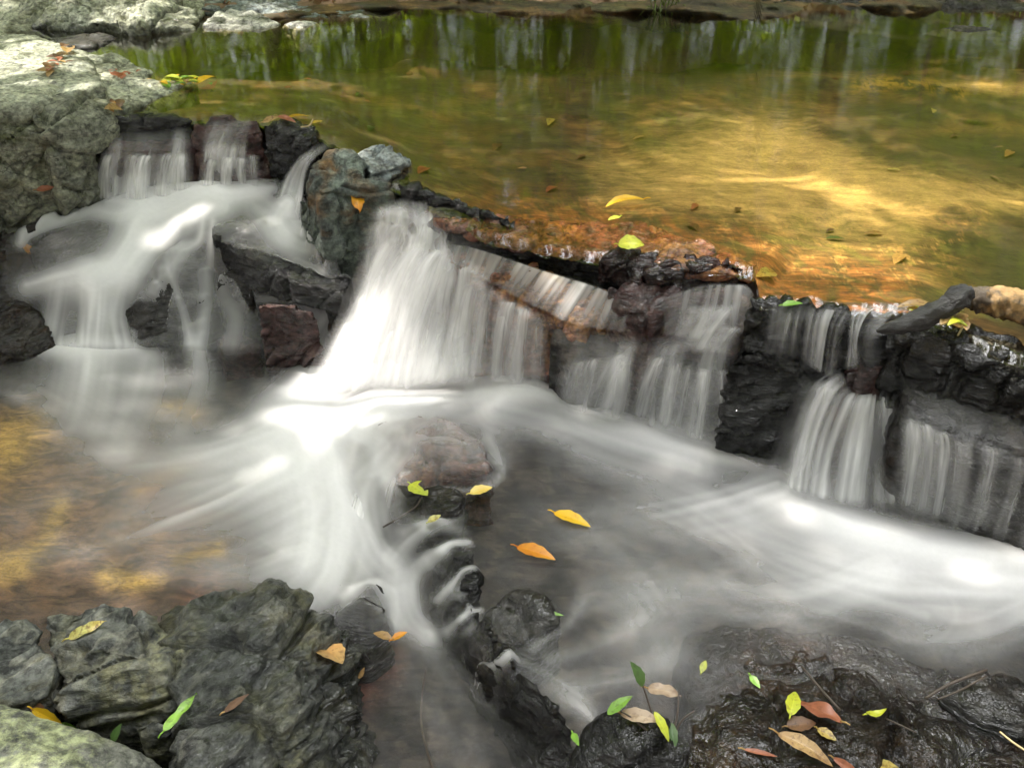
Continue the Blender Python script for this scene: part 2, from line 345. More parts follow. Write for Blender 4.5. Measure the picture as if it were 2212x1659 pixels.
def rock(label, mat, hulls, base=-.2, voxel=.008, sm=6, amp=.012, lump=.02, crack=.012, cell=.16, wet=1.0, wet_z=None, wet_w=.06,
         cat='rock', name='rock', group=None, spread=1.04, bed=(.35, .5, .4), strata=.010, far=False):
    """hulls: lists of (px, py, z); every hull is continued straight down to base"""
    ROCKS[0] += 1; seed = ROCKS[0]*1.7
    HH = []
    for h in hulls:
        pts = [np.array(PD(*p[:3]) if far else P(*p[:3])) for p in h]
        c = np.mean(pts, 0)
        low = [np.array([c[0]+(p[0]-c[0])*spread, c[1]+(p[1]-c[1])*spread, base]) for p in pts]
        HH.append([tuple(p) for p in pts+low])
    me = voxel_union(HH, voxel)
    n = len(me.vertices)
    co = np.empty(n*3, np.float32); me.vertices.foreach_get('co', co); co = co.reshape(-1, 3).astype(float)
    co = smooth_co(me, co, sm)
    me.vertices.foreach_set('co', co.astype(np.float32).ravel()); me.update()
    nr = np.empty(n*3, np.float32); me.vertex_normals.foreach_get('vector', nr); nr = nr.reshape(-1, 3).astype(float)
    q = co @ rotm(*bed).T
    lump *= .6; strata *= .42; amp *= .42; crack *= .75
    d = lump*fbm(co, 4.5, 2, .5, seed)
    qs = q*np.array([1, 1, 4.0])
    d += strata*fbm(qs, 7.0, 4, .55, seed+2, ridged=True)
    d += amp*fbm(co, 24, 4, .6, seed+4)
    # fracture cells
    lo, hi = q.min(0), q.max(0)
    m = int(np.clip(np.prod((hi-lo+cell)/cell)*1.0, 6, 260))
    r2 = np.random.default_rng(int(seed*10)); sd = lo+(hi-lo)*r2.random((m, 3)); off = r2.normal(size=m)
    jit = q+.05*np.stack([fbm(q, 6, 2, .5, seed+9), fbm(q, 6, 2, .5, seed+11), fbm(q, 6, 2, .5, seed+13)], -1)
    f1 = np.full(n, 9.); f2 = np.full(n, 9.); ci = np.zeros(n, int)
    for k in range(m):
        dd = np.sqrt((((jit-sd[k])*np.array([1, 1, 1.7]))**2).sum(1))
        c1 = dd < f1
        f2 = np.where(c1, f1, np.minimum(f2, dd)); f1 = np.where(c1, dd, f1); ci = np.where(c1, k, ci)
    gap = (f2-f1)
    d += crack*(np.clip(off[ci], -1.2, 1.2)*.5*sst(0, .03, gap) - .9*np.exp(-(gap/.008)**2))
    co2 = co+nr*d[:, None]
    me.vertices.foreach_set('co', co2.astype(np.float32).ravel())
    if wet_z is None: wv = np.full(n, float(wet))
    else: wv = np.clip(wet+(1-wet)*sst(wet_w, -wet_w, co2[:, 2]-wet_z+.05*fbm(co2, 8, 3, .5, seed)), 0, 1)
    at = me.attributes.new('wet', 'FLOAT', 'POINT'); at.data.foreach_set('value', wv.astype(np.float32))
    me.polygons.foreach_set('use_smooth', np.ones(len(me.polygons), bool)); me.update()
    me.materials.clear(); me.name = name
    o = link(name, me, M[mat])
    if label: tag(o, label, cat, group)
    return o

ZU, ZM = .46, .10         # upper pool, right-hand middle pool; the left pool is z = 0
g1 = 'boulders of the upper left bank'
rock('pale sunlit bedrock shelf at the left edge of the upper pool', 'pale',
     [[(-520, 60, 3.75), (60, 68, 3.7), (190, 112, 3.35), (225, 175, 2.78), (70, 225, 2.55), (-420, 330, 2.3), (-420, 180, 2.9)]], base=.1, far=True, wet=0, wet_z=.30, voxel=.012, amp=.016, cell=.3, crack=.02, group=g1)
rock('flat pale green rock tongue running into the upper pool beside a line of red leaves', 'pale',
     [[(120, 130, .50), (250, 122, .47), (330, 150, .47), (300, 180, .475), (140, 195, .51)],
      [(140, 180, .51), (300, 170, .48), (425, 182, .452), (400, 200, .448), (260, 236, .47), (130, 226, .505)]], base=.2, wet=0, wet_z=.445, wet_w=.03, amp=.010, group=g1)
rock('cracked grey block at the front corner of the left bank above a dark pocket', 'olive',
     [[(60, 222, .53), (150, 205, .52), (232, 225, .49), (250, 260, .46), (205, 290, .43), (90, 280, .50)],
      [(75, 280, .47), (205, 285, .42), (208, 340, .33), (140, 330, .38)]], base=.05, wet=.0, wet_z=.30, wet_w=.12, amp=.014, cell=.14, crack=.03, lump=.03, group=g1)
rock('tall mossy grey block at the left edge below the pale bedrock shelf', 'olive',
     [[(-300, 240, .52), (60, 218, .53), (95, 275, .49), (60, 330, .40), (-300, 380, .42)]], base=.05, wet=0, wet_z=.26, wet_w=.1, amp=.016, cell=.16, crack=.03, lump=.03, group=g1)
rock('small rounded grey rock at the foot of the left bank', 'olive',
     [[(20, 335, .33), (85, 325, .34), (125, 385, .27), (90, 425, .22), (15, 420, .22)]], base=.05, wet=.1, wet_z=.23, group=g1)
rock('wet dark rock at the left end of the first waterfall', 'black',
     [[(195, 285, .43), (240, 262, .44), (225, 300, .42), (218, 340, .38), (190, 360, .34)]], base=.05, wet=1, amp=.014)
gf = 'stones of the far bank'
rock('overhanging lichen boulder at the top left of the upper pool', 'pale',
     [[(60, 60, 3.8), (50, -10, 4.1), (110, -60, 4.2), (420, -60, 4.3), (450, 5, 4.1), (430, 50, 3.86), (300, 40, 3.7), (190, 46, 3.7)],
      [(130, 66, 3.74), (200, 20, 3.9), (330, 10, 3.9), (425, 40, 3.9), (425, 64, 3.78), (340, 74, 3.72), (300, 50, 3.68)]], base=.40, far=True, wet=0, wet_z=.475, wet_w=.03,
     voxel=.010, amp=.022, lump=.04, cell=.2, crack=.035, spread=.86, group=g1)
rock('pale bedrock hump behind the bedrock shelf at the left edge', 'pale',
     [[(-600, -60, 4.4), (60, -60, 4.3), (110, 20, 4.0), (60, 66, 3.75), (-600, 80, 3.6)]], base=.3, far=True, wet=0, voxel=.016, amp=.02, group=g1)
rock('dark stone lying in the gap under the overhanging lichen boulder', 'dark',
     [[(120, 86, 3.6), (190, 70, 3.7), (262, 76, 3.66), (210, 98, 3.5), (130, 106, 3.42)]], base=.3, far=True, wet=.5, voxel=.01)
rock('rounded whitish boulder at the water edge of the far bank', 'white',
     [[(440, 58, 3.80), (446, 36, 3.9), (490, 20, 4.0), (560, 26, 4.0), (608, 52, 3.88), (560, 62, 3.78), (500, 66, 3.76)]], base=.36, far=True, wet=0, wet_z=.468, wet_w=.02, voxel=.009, amp=.016, lump=.02, group=gf)
rock('small white stone beside the rounded whitish boulder', 'white',
     [[(606, 56, 3.86), (650, 42, 3.96), (690, 54, 3.9), (650, 62, 3.8)]], base=.36, far=True, wet=0, voxel=.009, amp=.012, group=gf)
rock('flat blue grey slab of the far bank left of the leaf litter', 'blue',
     [[(420, 20, 4.05), (470, -50, 4.7), (640, -50, 4.8), (700, 16, 4.25), (715, 42, 3.98), (610, 46, 3.98), (520, 18, 4.05)]], base=.36, far=True, wet=0, wet_z=.47, wet_w=.02, voxel=.012, amp=.014, group=gf)
rock('long low blue grey slab ending at the brown leaf litter', 'blue',
     [[(690, 38, 4.02), (720, -20, 4.5), (840, -6, 4.5), (885, 22, 4.2), (800, 42, 3.98)]], base=.36, far=True, wet=0, wet_z=.465, wet_w=.02, voxel=.012, amp=.014, group=gf)
rock('dark mossy boulder with grass tufts at the middle of the far bank', 'green',
     [[(1383, 16, 4.2), (1420, -30, 4.4), (1470, -34, 4.4), (1500, 6, 4.25), (1480, 24, 4.12), (1400, 24, 4.12)]], base=.36, far=True, wet=0, wet_z=.48, wet_w=.03, voxel=.010, amp=.02, lump=.03, group=gf)
rock('grey boulder right of the grass tuft on the far bank', 'blue',
     [[(1470, 20, 4.16), (1500, -10, 4.3), (1535, 0, 4.26), (1556, 28, 4.1), (1490, 34, 4.06)]], base=.36, far=True, wet=0, wet_z=.48, wet_w=.03, voxel=.010, amp=.018, group=gf)
rock('low dark bank rock at the top right of the pool', 'dark',
     [[(1600, 10, 4.25), (1680, -30, 4.5), (1900, -34, 4.5), (1960, 6, 4.3), (1850, 18, 4.2), (1640, 16, 4.2)]], base=.36, far=True, wet=0.4, wet_z=.48, wet_w=.03, voxel=.012, amp=.025, lump=.05, group=gf)
rock('dark bank boulder in the top right corner', 'dark',
     [[(1950, 10, 4.25), (2040, -34, 4.5), (2500, -40, 4.6), (2560, 16, 4.25), (2180, 22, 4.15), (1990, 18, 4.18)]], base=.36, far=True, wet=.4, wet_z=.48, wet_w=.03, voxel=.014, amp=.025, lump=.05, group=gf)
rock('grey boulder set back on the far bank behind the leaf litter', 'pale',
     [[(1000, -20, 4.7), (1010, -130, 4.9), (1150, -170, 5.1), (1300, -120, 5.0), (1330, -20, 4.8)]], base=.4, far=True, wet=0, voxel=.02, amp=.03, lump=.08, cell=.3, crack=.06, group=gf)
rock('grey green boulder set back on the far bank behind the grass tuft', 'olive',
     [[(1330, -30, 4.7), (1360, -170, 4.9), (1500, -230, 5.1), (1640, -150, 5.0), (1660, -30, 4.7)]], base=.4, far=True, wet=0, voxel=.02, amp=.03, lump=.08, cell=.3, crack=.06, group=gf)
rock('large rock ledge set back on the far bank at the right', 'pale',
     [[(1640, -40, 4.7), (1700, -150, 4.9), (1950, -190, 5.1), (2300, -160, 5.1), (2360, -40, 4.7)]], base=.4, far=True, wet=0, voxel=.025, amp=.03, lump=.08, cell=.3, crack=.06, group=gf)
rock('low grey rock just breaking the water surface at the upper right', 'dark',
     [[(2010, 66, .455), (2050, 56, .468), (2130, 57, .47), (2160, 70, .455), (2080, 78, .455)]], base=.435, spread=1.3, wet=.6, voxel=.006, amp=.006, lump=.004, strata=.004, crack=.006)

# --- the ledge
rock('dark rim rock under the lip of the first waterfall on the left', 'black',
     [[(235, 250, .475), (300, 236, .468), (412, 248, .466), (418, 262, .455), (330, 268, .45), (240, 272, .45)]], base=.30, wet=1, amp=.01, voxel=.007, crack=.02, group='rocks of the ledge')
rock('flat purple slab that the first waterfall slides over', 'purple',
     [[(235, 285, .415), (412, 272, .425), (425, 318, .385), (330, 332, .372), (225, 328, .375)]], base=.08, wet=1, amp=.008, lump=.01, crack=.008, group='rocks of the ledge')
rock('dark purple rock at the head of the second waterfall from the left', 'purple',
     [[(425, 262, .462), (500, 252, .468), (560, 254, .47), (568, 300, .42), (560, 335, .37), (440, 340, .37), (415, 300, .42)]], base=.08, wet=1, amp=.012, crack=.02, group='rocks of the ledge')
rock('black rock with a cap of fallen leaves between two small waterfalls', 'black',
     [[(562, 262, .48), (620, 254, .485), (690, 268, .475), (665, 300, .455), (650, 330, .40), (575, 330, .39)]], base=.05, wet=.9, amp=.014, lump=.025, crack=.022, group='rocks of the ledge')
rock('big grey green boulder with an orange stained front in the middle of the ledge', 'green',
     [[(668, 362, .505), (705, 322, .52), (760, 318, .515), (790, 350, .50), (782, 385, .475), (729, 405, .48), (690, 420, .47), (650, 415, .44)],
      [(729, 402, .475), (782, 380, .48), (845, 392, .465), (850, 420, .44), (800, 470, .37), (700, 470, .40), (650, 430, .43)],
      [(642, 430, .40), (652, 500, .30), (690, 545, .22), (740, 590, .13), (800, 595, .12), (815, 470, .33), (720, 440, .40)]],
     base=.02, voxel=.006, sm=4, wet=.12, wet_z=.20, wet_w=.1, amp=.009, lump=.015, crack=.022, cell=.13, strata=.012, bed=(1.3, .3, .3), group='rocks of the ledge')
rock('small grey slabs and dark stones stacked behind the big grey green boulder', 'blue',
     [[(770, 330, .49), (830, 318, .50), (882, 345, .475), (870, 362, .465), (800, 375, .48)]], base=.3, wet=.1, wet_z=.45, wet_w=.03, voxel=.006, sm=2, amp=.014, crack=.014, cell=.16, strata=.03, group='rocks of the ledge')
rock('black bumpy wet stones along the lip right of the big boulder', 'black',
     [[(850, 395, .475), (900, 398, .475), (1000, 430, .475), (1060, 450, .478), (1118, 478, .468), (1100, 500, .44), (1000, 470, .44), (880, 425, .44)]], base=.1, voxel=.006, sm=3, wet=1, amp=.016, lump=.03, crack=.02, cell=.07, group='rocks of the ledge')
rock('brown wet shelf behind the top of the main waterfall', 'purple',
     [[(815, 440, .425), (900, 430, .435), (1010, 490, .425), (1000, 530, .39), (900, 500, .40), (815, 480, .41)]], base=-.1, voxel=.007, wet=1, amp=.014, lump=.02, crack=.02, cell=.09, group='rocks of the ledge')
rock('long red brown slab of the ledge under a thin film of water', 'red',
     [[(930, 470, .445), (1120, 470, .452), (1400, 480, .452), (1640, 570, .452), (1630, 590, .447), (1510, 585, .445), (1280, 556, .442), (1100, 522, .44), (985, 505, .43)]],
     base=.422, voxel=.005, sm=2, wet=1, amp=.008, lump=.008, crack=.014, strata=.012, cell=.12, spread=.99, group='rocks of the ledge')
rock('black recessed wall under the red brown slab', 'black',
     [[(960, 500, .43), (1120, 515, .435), (1400, 555, .435), (1620, 586, .43), (1600, 550, .43), (1000, 450, .43)]], base=.05, voxel=.008, sm=4, wet=1, amp=.014, lump=.02, crack=.02, cell=.1, spread=.985, group='rocks of the ledge')
rock('shiny reddish black rock lip with white glints at the right end of the slab', 'maroon',
     [[(1285, 560, .455), (1340, 530, .47), (1420, 545, .46), (1450, 590, .43), (1330, 600, .41)],
      [(1400, 570, .455), (1500, 545, .465), (1625, 568, .462), (1630, 600, .43), (1500, 610, .42), (1420, 598, .42)]], base=.385, voxel=.006, sm=3, wet=1, amp=.014, lump=.03, crack=.03, cell=.08, spread=.97, group='rocks of the ledge')
rock('narrow orange brown lower step of the ledge with water frothing along it', 'red',
     [[(935, 535, .375), (1000, 530, .392), (1060, 545, .392), (1180, 585, .388), (1320, 625, .38), (1430, 665, .36), (1405, 722, .30), (1260, 705, .302), (1120, 650, .312), (1000, 585, .335)]],
     base=.0, voxel=.007, sm=4, wet=1, amp=.018, lump=.016, crack=.034, cell=.075, strata=.02, spread=.97, group='rocks of the ledge')
rock('rounded dark red stone sitting on the lower step of the ledge', 'purple',
     [[(1310, 618, .405), (1360, 604, .415), (1470, 618, .41), (1490, 650, .385), (1400, 692, .36), (1320, 655, .37)]], base=.15, voxel=.006, wet=1, amp=.010, lump=.016, crack=.014, group='rocks of the ledge')
rock('pinkish step right of the rounded stone covered by white water', 'purple',
     [[(1480, 625, .41), (1600, 618, .415), (1625, 650, .39), (1600, 720, .325), (1460, 735, .295), (1405, 705, .31)]], base=.0, voxel=.008, wet=1, amp=.012, lump=.014, spread=.97, group='rocks of the ledge')
rock('dark lower step below the pinkish step of the ledge', 'dark',
     [[(1180, 700, .285), (1300, 720, .29), (1460, 735, .28), (1590, 725, .29), (1580, 790, .24), (1400, 790, .22), (1230, 800, .21)]], base=-.02, voxel=.008, wet=1, amp=.012, lump=.02, group='rocks of the ledge')
rock('black wet lumps of the lip left of the driftwood log', 'black',
     [[(1620, 640, .455), (1740, 655, .46), (1840, 665, .458), (1810, 730, .40), (1700, 760, .36), (1600, 740, .36)]], base=.05, voxel=.006, sm=3, wet=1, amp=.018, lump=.03, crack=.024, cell=.08, group='rocks of the ledge')
rock('tall black wet rock face left of the fan waterfall', 'black',
     [[(1570, 770, .335), (1650, 735, .38), (1750, 760, .35), (1800, 800, .31), (1760, 860, .26), (1620, 850, .27), (1570, 830, .28)]], base=-.05, voxel=.007, wet=1, amp=.016, lump=.02, crack=.02, cell=.1, spread=1.1, group='rocks of the ledge')
rock('dark red nub of rock that splits the fan waterfall', 'purple',
     [[(1812, 800, .33), (1860, 760, .37), (1920, 775, .36), (1945, 820, .315), (1900, 850, .285), (1830, 848, .285)]], base=.0, voxel=.006, wet=1, amp=.010, lump=.016, crack=.014, group='rocks of the ledge')
rock('black rock wall behind the fan waterfall', 'black',
     [[(1800, 690, .44), (1960, 680, .45), (1990, 760, .39), (1960, 830, .28), (1820, 830, .28)]], base=-.05, voxel=.008, wet=1, amp=.014, lump=.02, spread=.99, group='rocks of the ledge')
rock('black undercut ledge beneath the driftwood log', 'black',
     [[(1920, 690, .452), (2060, 690, .455), (2200, 740, .452), (2500, 860, .45), (2500, 920, .42), (2212, 788, .435), (2040, 738, .435), (1925, 735, .42)]], base=.1, voxel=.007, sm=3, wet=1, amp=.014, lump=.016, crack=.02, cell=.1, spread=.99, group='rocks of the ledge')
rock('smooth dark lower step at the right edge under sliding water', 'dark',
     [[(1935, 810, .325), (2040, 815, .335), (2212, 850, .34), (2500, 930, .34), (2500, 1110, .28), (2212, 985, .295), (2127, 962, .297), (2030, 928, .30), (1950, 900, .305)]], base=-.05, voxel=.008, wet=1, amp=.008, lump=.010, crack=.008, group='rocks of the ledge')

# --- left cascade
g2 = 'wet rocks of the left cascade'
rock('sparkling wet brown rock at the left edge beside the cascade', 'slab',
     [[(-200, 470, .22), (20, 472, .22), (45, 530, .17), (95, 590, .12), (60, 650, .08), (-200, 640, .12)],
      [(-200, 620, .10), (60, 640, .09), (120, 740, .02), (50, 780, .0), (-200, 830, .0)]], base=-.2, voxel=.007, wet=1, amp=.018, lump=.02, crack=.02, group=g2)
rock('low wet strip of rock beside the leaf strewn pocket of water', 'dark',
     [[(55, 492, .23), (90, 462, .245), (160, 446, .245), (165, 462, .235), (110, 488, .225)]], base=.0, voxel=.007, wet=1, amp=.012, group=g2)
rock('flat dark slab tilted under the left cascade', 'dark',
     [[(58, 535, .20), (150, 480, .245), (235, 452, .255), (275, 560, .18), (200, 590, .15), (95, 590, .145)]], base=-.1, voxel=.007, wet=1, amp=.008, lump=.010, crack=.008, group=g2)
rock('rough grey rock in the middle of the left cascade', 'dark',
     [[(345, 545, .225), (405, 512, .245), (462, 555, .215), (470, 690, .06), (400, 740, .015), (300, 745, .015), (265, 675, .075), (360, 600, .175)]], base=-.15, voxel=.006, sm=7, wet=1, amp=.010, lump=.010, crack=.010, cell=.14, group=g2)
rock('stepped dark slab below the big grey green boulder', 'black',
     [[(460, 488, .305), (560, 478, .31), (680, 545, .272), (765, 600, .24), (742, 640, .225), (640, 610, .238), (540, 562, .25), (470, 530, .27)]], base=.165, spread=.96, voxel=.006, sm=4, wet=1, amp=.008, lump=.006, crack=.012, strata=.008, cell=.14, group=g2)
rock('dark column of rock under the left end of the stepped slab', 'dark',
     [[(462, 590, .19), (530, 570, .22), (548, 620, .16), (540, 720, .02), (462, 700, .03)]], base=-.15, voxel=.007, wet=1, amp=.010, crack=.016, group=g2)
rock('purple square rock at the foot of the left cascade', 'purple',
     [[(553, 655, .20), (620, 645, .21), (685, 672, .18), (700, 765, .04), (585, 765, .03), (560, 715, .10)]], base=-.15, voxel=.006, sm=4, wet=1, amp=.010, lump=.010, crack=.018, cell=.1, group=g2)
rock('low pinkish rock in front of the dark column', 'purple',
     [[(465, 722, .02), (520, 708, .03), (570, 735, .012), (560, 765, -.012), (480, 765, -.012)]], base=-.15, voxel=.007, wet=1, amp=.010, group=g2)
rock('dark rock under the froth of the left cascade', 'dark',
     [[(100, 610, .12), (260, 590, .14), (350, 620, .10), (330, 740, -.02), (130, 750, -.02)]], base=-.2, voxel=.010, wet=1, group=g2)
rock('dark rock shelf at the foot of the first two waterfalls', 'dark',
     [[(215, 430, .20), (420, 400, .215), (620, 400, .22), (660, 470, .22), (460, 520, .20), (380, 540, .15), (260, 520, .18)]], base=-.2, voxel=.010, wet=1, group=g2)

# --- middle and front
g3 = 'low rocks between the two lower pools'
rock('smooth red brown rock under a veil of water in the middle of the pools', 'redbrown',
     [[(800, 925, .10), (830, 895, .125), (940, 893, .13), (1045, 945, .13), (1062, 1020, .125), (910, 1050, .105), (862, 1035, .10), (815, 960, .10), (930, 960, .152), (870, 950, .145), (985, 985, .145)]], base=-.15, voxel=.007, sm=8, wet=1, amp=.008, lump=.015, crack=.015, cell=.12, group=g3)
rock('black rock with two small yellow leaves below the smooth red brown rock', 'black',
     [[(850, 1040, .105), (910, 1042, .118), (1000, 1060, .115), (990, 1110, .105), (900, 1125, .085), (850, 1110, .06)]], base=-.15, voxel=.006, wet=1, amp=.012, lump=.016, crack=.016, group=g3)
rock('dark ridge rock where the middle pool spills to the left', 'black',
     [[(926, 1205, .045), (960, 1165, .112), (1025, 1185, .122), (1040, 1260, .112), (1020, 1300, .112), (952, 1300, .04)]], base=-.15, voxel=.006, wet=1, amp=.014, lump=.035, crack=.026, cell=.09, group=g3)
rock('black lumpy ridge between the middle pool and the brown front pool', 'black',
     [[(955, 1310, .03), (1000, 1285, .115), (1050, 1340, .128), (1100, 1420, .124), (1060, 1460, .06), (1000, 1400, .02)]], base=-.15, voxel=.006, wet=1, amp=.014, lump=.04, crack=.015, cell=.17, group=g3)
rock('glossy black front ridge with water curling over it', 'black',
     [[(1040, 1440, .05), (1090, 1425, .118), (1190, 1500, .13), (1240, 1570, .125), (1230, 1620, .07), (1150, 1590, .02)]], base=-.15, voxel=.006, wet=1, amp=.014, lump=.04, crack=.015, cell=.17, group=g3)
rock('dark hump under the water in the middle pool left of the small green leaf', 'dark',
     [[(1040, 1330, .085), (1110, 1270, .108), (1180, 1290, .115), (1220, 1350, .108), (1160, 1400, .10), (1080, 1390, .095)]], base=-.1, voxel=.007, wet=1, amp=.014, lump=.022, group=g3)
rock('pair of dark rounded bumps above the brown front pool', 'dark',
     [[(708, 1290, .0), (730, 1252, .035), (765, 1258, .035), (775, 1300, .01)], [(765, 1285, .02), (790, 1250, .04), (830, 1260, .035), (850, 1305, .005)]], base=-.15, voxel=.006, sm=8, wet=1, amp=.006, lump=.008, crack=.004, group=g3)
rock('smooth grey hump under a veil of water beside the front boulder', 'dark',
     [[(698, 1340, .02), (770, 1278, .07), (830, 1300, .06), (845, 1350, .02), (790, 1410, -.01), (720, 1390, .0)]], base=-.15, voxel=.006, sm=8, wet=1, amp=.006, lump=.008, crack=.004, group=g3)
rock('black wet rock beneath the green sprigs at the bottom', 'black',
     [[(1240, 1600, .10), (1300, 1545, .15), (1420, 1560, .16), (1480, 1600, .15), (1480, 1760, .13), (1240, 1760, .08)]], base=-.15, voxel=.006, wet=1, amp=.016, lump=.02, crack=.02)
rock('small black rock low at the bottom beside the brown front pool', 'black',
     [[(1150, 1610, .03), (1200, 1592, .06), (1240, 1620, .06), (1230, 1720, .02), (1150, 1720, .0)]], base=-.15, voxel=.006, wet=1, amp=.010, lump=.014)
rock('big wet black slab strewn with fallen leaves at the bottom right', 'slab',
     [[(1495, 1378, .062), (1560, 1362, .075), (1850, 1366, .075), (2000, 1440, .08), (2300, 1560, .075), (2900, 1800, .08), (2700, 2100, .1), (1900, 2100, .15), (1480, 1900, .15), (1482, 1500, .095), (1600, 1500, .128), (1800, 1560, .13)]],
     base=-.1, voxel=.007, sm=4, wet=1, amp=.016, lump=.024, crack=.016, cell=.2, strata=.014, bed=(.2, .1, .5))
rock('grey wet rock awash at the right edge of the black slab', 'dark',
     [[(2040, 1500, .115), (2120, 1445, .135), (2212, 1470, .135), (2400, 1540, .12), (2400, 1640, .12), (2212, 1590, .12), (2100, 1540, .115)]], base=-.05, voxel=.007, wet=1, amp=.012, lump=.02)
g4 = 'lichen boulders at the bottom left'
rock('large dark wrinkled boulder with yellow lichen', 'lichen',
     [[(347, 1322, .12), (441, 1290, .135), (579, 1280, .14), (662, 1300, .125), (723, 1360, .09), (775, 1410, .05), (745, 1470, .06), (765, 1570, .04), (760, 1800, .02), (430, 1800, .17), (400, 1560, .165), (430, 1430, .165), (560, 1400, .175), (640, 1520, .15)]],
     base=-.25, voxel=.0055, sm=3, wet=.7, wet_z=.11, wet_w=.10, amp=.012, lump=.012, crack=.034, cell=.26, strata=.034, bed=(.5, .4, .3), group=g4)
rock('grey boulder with a brown spotted yellow leaf on top', 'lichen',
     [[(96, 1330, .13), (203, 1298, .155), (307, 1312, .15), (350, 1345, .14), (432, 1433, .15), (425, 1485, .145), (362, 1525, .13), (271, 1556, .12), (150, 1545, .12), (122, 1476, .14), (94, 1360, .13), (200, 1390, .185), (340, 1420, .17)]],
     base=-.25, voxel=.0055, sm=3, wet=.2, wet_z=.08, wet_w=.06, amp=.010, lump=.010, crack=.03, cell=.24, strata=.030, bed=(.5, .2, .5), group=g4)
rock('smaller grey boulder cut by the left edge with a dark crack beside it', 'lichen',
     [[(-200, 1330, .15), (0, 1342, .16), (62, 1352, .15), (122, 1420, .15), (112, 1505, .14), (60, 1520, .14), (-200, 1560, .15)]], base=-.25, voxel=.007, wet=.0, wet_z=.07, amp=.010, lump=.010, crack=.025, cell=.16, strata=.025, sm=3, group=g4)
rock('smooth grey boulder blotched with pale green lichen in the bottom left corner', 'lichen2',
     [[(-200, 1500, .19), (0, 1512, .2), (85, 1556, .19), (224, 1592, .19), (365, 1660, .17), (500, 1760, .15), (400, 1950, .2), (-200, 1950, .25), (60, 1640, .235)]], base=-.2, voxel=.007, wet=0, amp=.007, lump=.016, crack=.006, cell=.3, strata=.006, group=g4)
rock('small grey stone wedged under the long green leaf', 'lichen',
     [[(280, 1565, .12), (330, 1550, .135), (370, 1560, .13), (358, 1592, .115), (300, 1596, .11)]], base=-.2, voxel=.005, wet=.2, amp=.007, lump=.008, crack=.008, group=g4)
rock('upright small grey stone right of the long green leaf', 'lichen',
     [[(402, 1560, .14), (430, 1536, .16), (462, 1550, .155), (462, 1620, .12), (415, 1636, .11)]], base=-.2, voxel=.005, wet=.2, amp=.007, lump=.008, crack=.008, group=g4)

# ------------------------------------------------------------------ strokes: foam density laid along the currents
def polydist(X, Y, pts):
    """distance to a polyline, arc position, signed side, and interpolated extra columns"""
    pts = np.array(pts, float); best = np.full(X.shape, 1e9); S = np.zeros(X.shape); D = np.zeros(X.shape)
    E = [np.zeros(X.shape) for _ in range(pts.shape[1]-2)]
    acc = 0.
    for a, b in zip(pts[:-1], pts[1:]):
        dx, dy = b[0]-a[0], b[1]-a[1]; L = math.hypot(dx, dy)+1e-6
        t = np.clip(((X-a[0])*dx+(Y-a[1])*dy)/L**2, 0, 1)
        ex, ey = X-a[0]-t*dx, Y-a[1]-t*dy; d = np.hypot(ex, ey); m = d < best
        best = np.where(m, d, best); S = np.where(m, acc+t*L, S)
        D = np.where(m, d*np.sign(dx*ey-dy*ex+1e-9), D)
        for k in range(len(E)): E[k] = np.where(m, a[2+k]+t*(b[2+k]-a[2+k]), E[k])
        acc += L
    return best, S, D, E
def crom(pts, n):
    pts = np.array(pts, float)
    if len(pts) == 2: return pts[0]+(pts[1]-pts[0])*np.linspace(0, 1, n)[:, None]
    p = np.concatenate([[2*pts[0]-pts[1]], pts, [2*pts[-1]-pts[-2]]]); m = len(pts)-1
    t = np.linspace(0, m-1e-6, n); i = t.astype(int); f = (t-i)[:, None]
    a, b, c, d = p[i], p[i+1], p[i+2], p[i+3]
    return .5*((2*b)+(c-a)*f+(2*a-5*b+4*c-d)*f**2+(3*b-a-3*c+d)*f**3)
def foam_field(X, Y, strokes, seed=0):
    inv = np.ones(X.shape)
    for k, st in enumerate(strokes):
        pts, streak, fr = st
        pp = crom(pts, max(8, 4*len(pts))) if len(pts) > 2 else np.array(pts, float)
        d, S, D, (W, A) = polydist(X, Y, pp)
        prof = np.exp(-(d/np.maximum(W, 1))**2*1.2)
        streak, fr = streak*.95, fr*1.3
        nz = pn(D/fr+k*13.7, S/(fr*14)+seed, k*1.3+0*D)*.65+pn(D/fr*2.3+k*3.7, S/(fr*22)+seed+5, k*2.3+0*D)*.35
        v = np.clip(A*prof*(1+streak*1.5*nz), 0, .995)
        inv *= 1-v
    return 1-inv

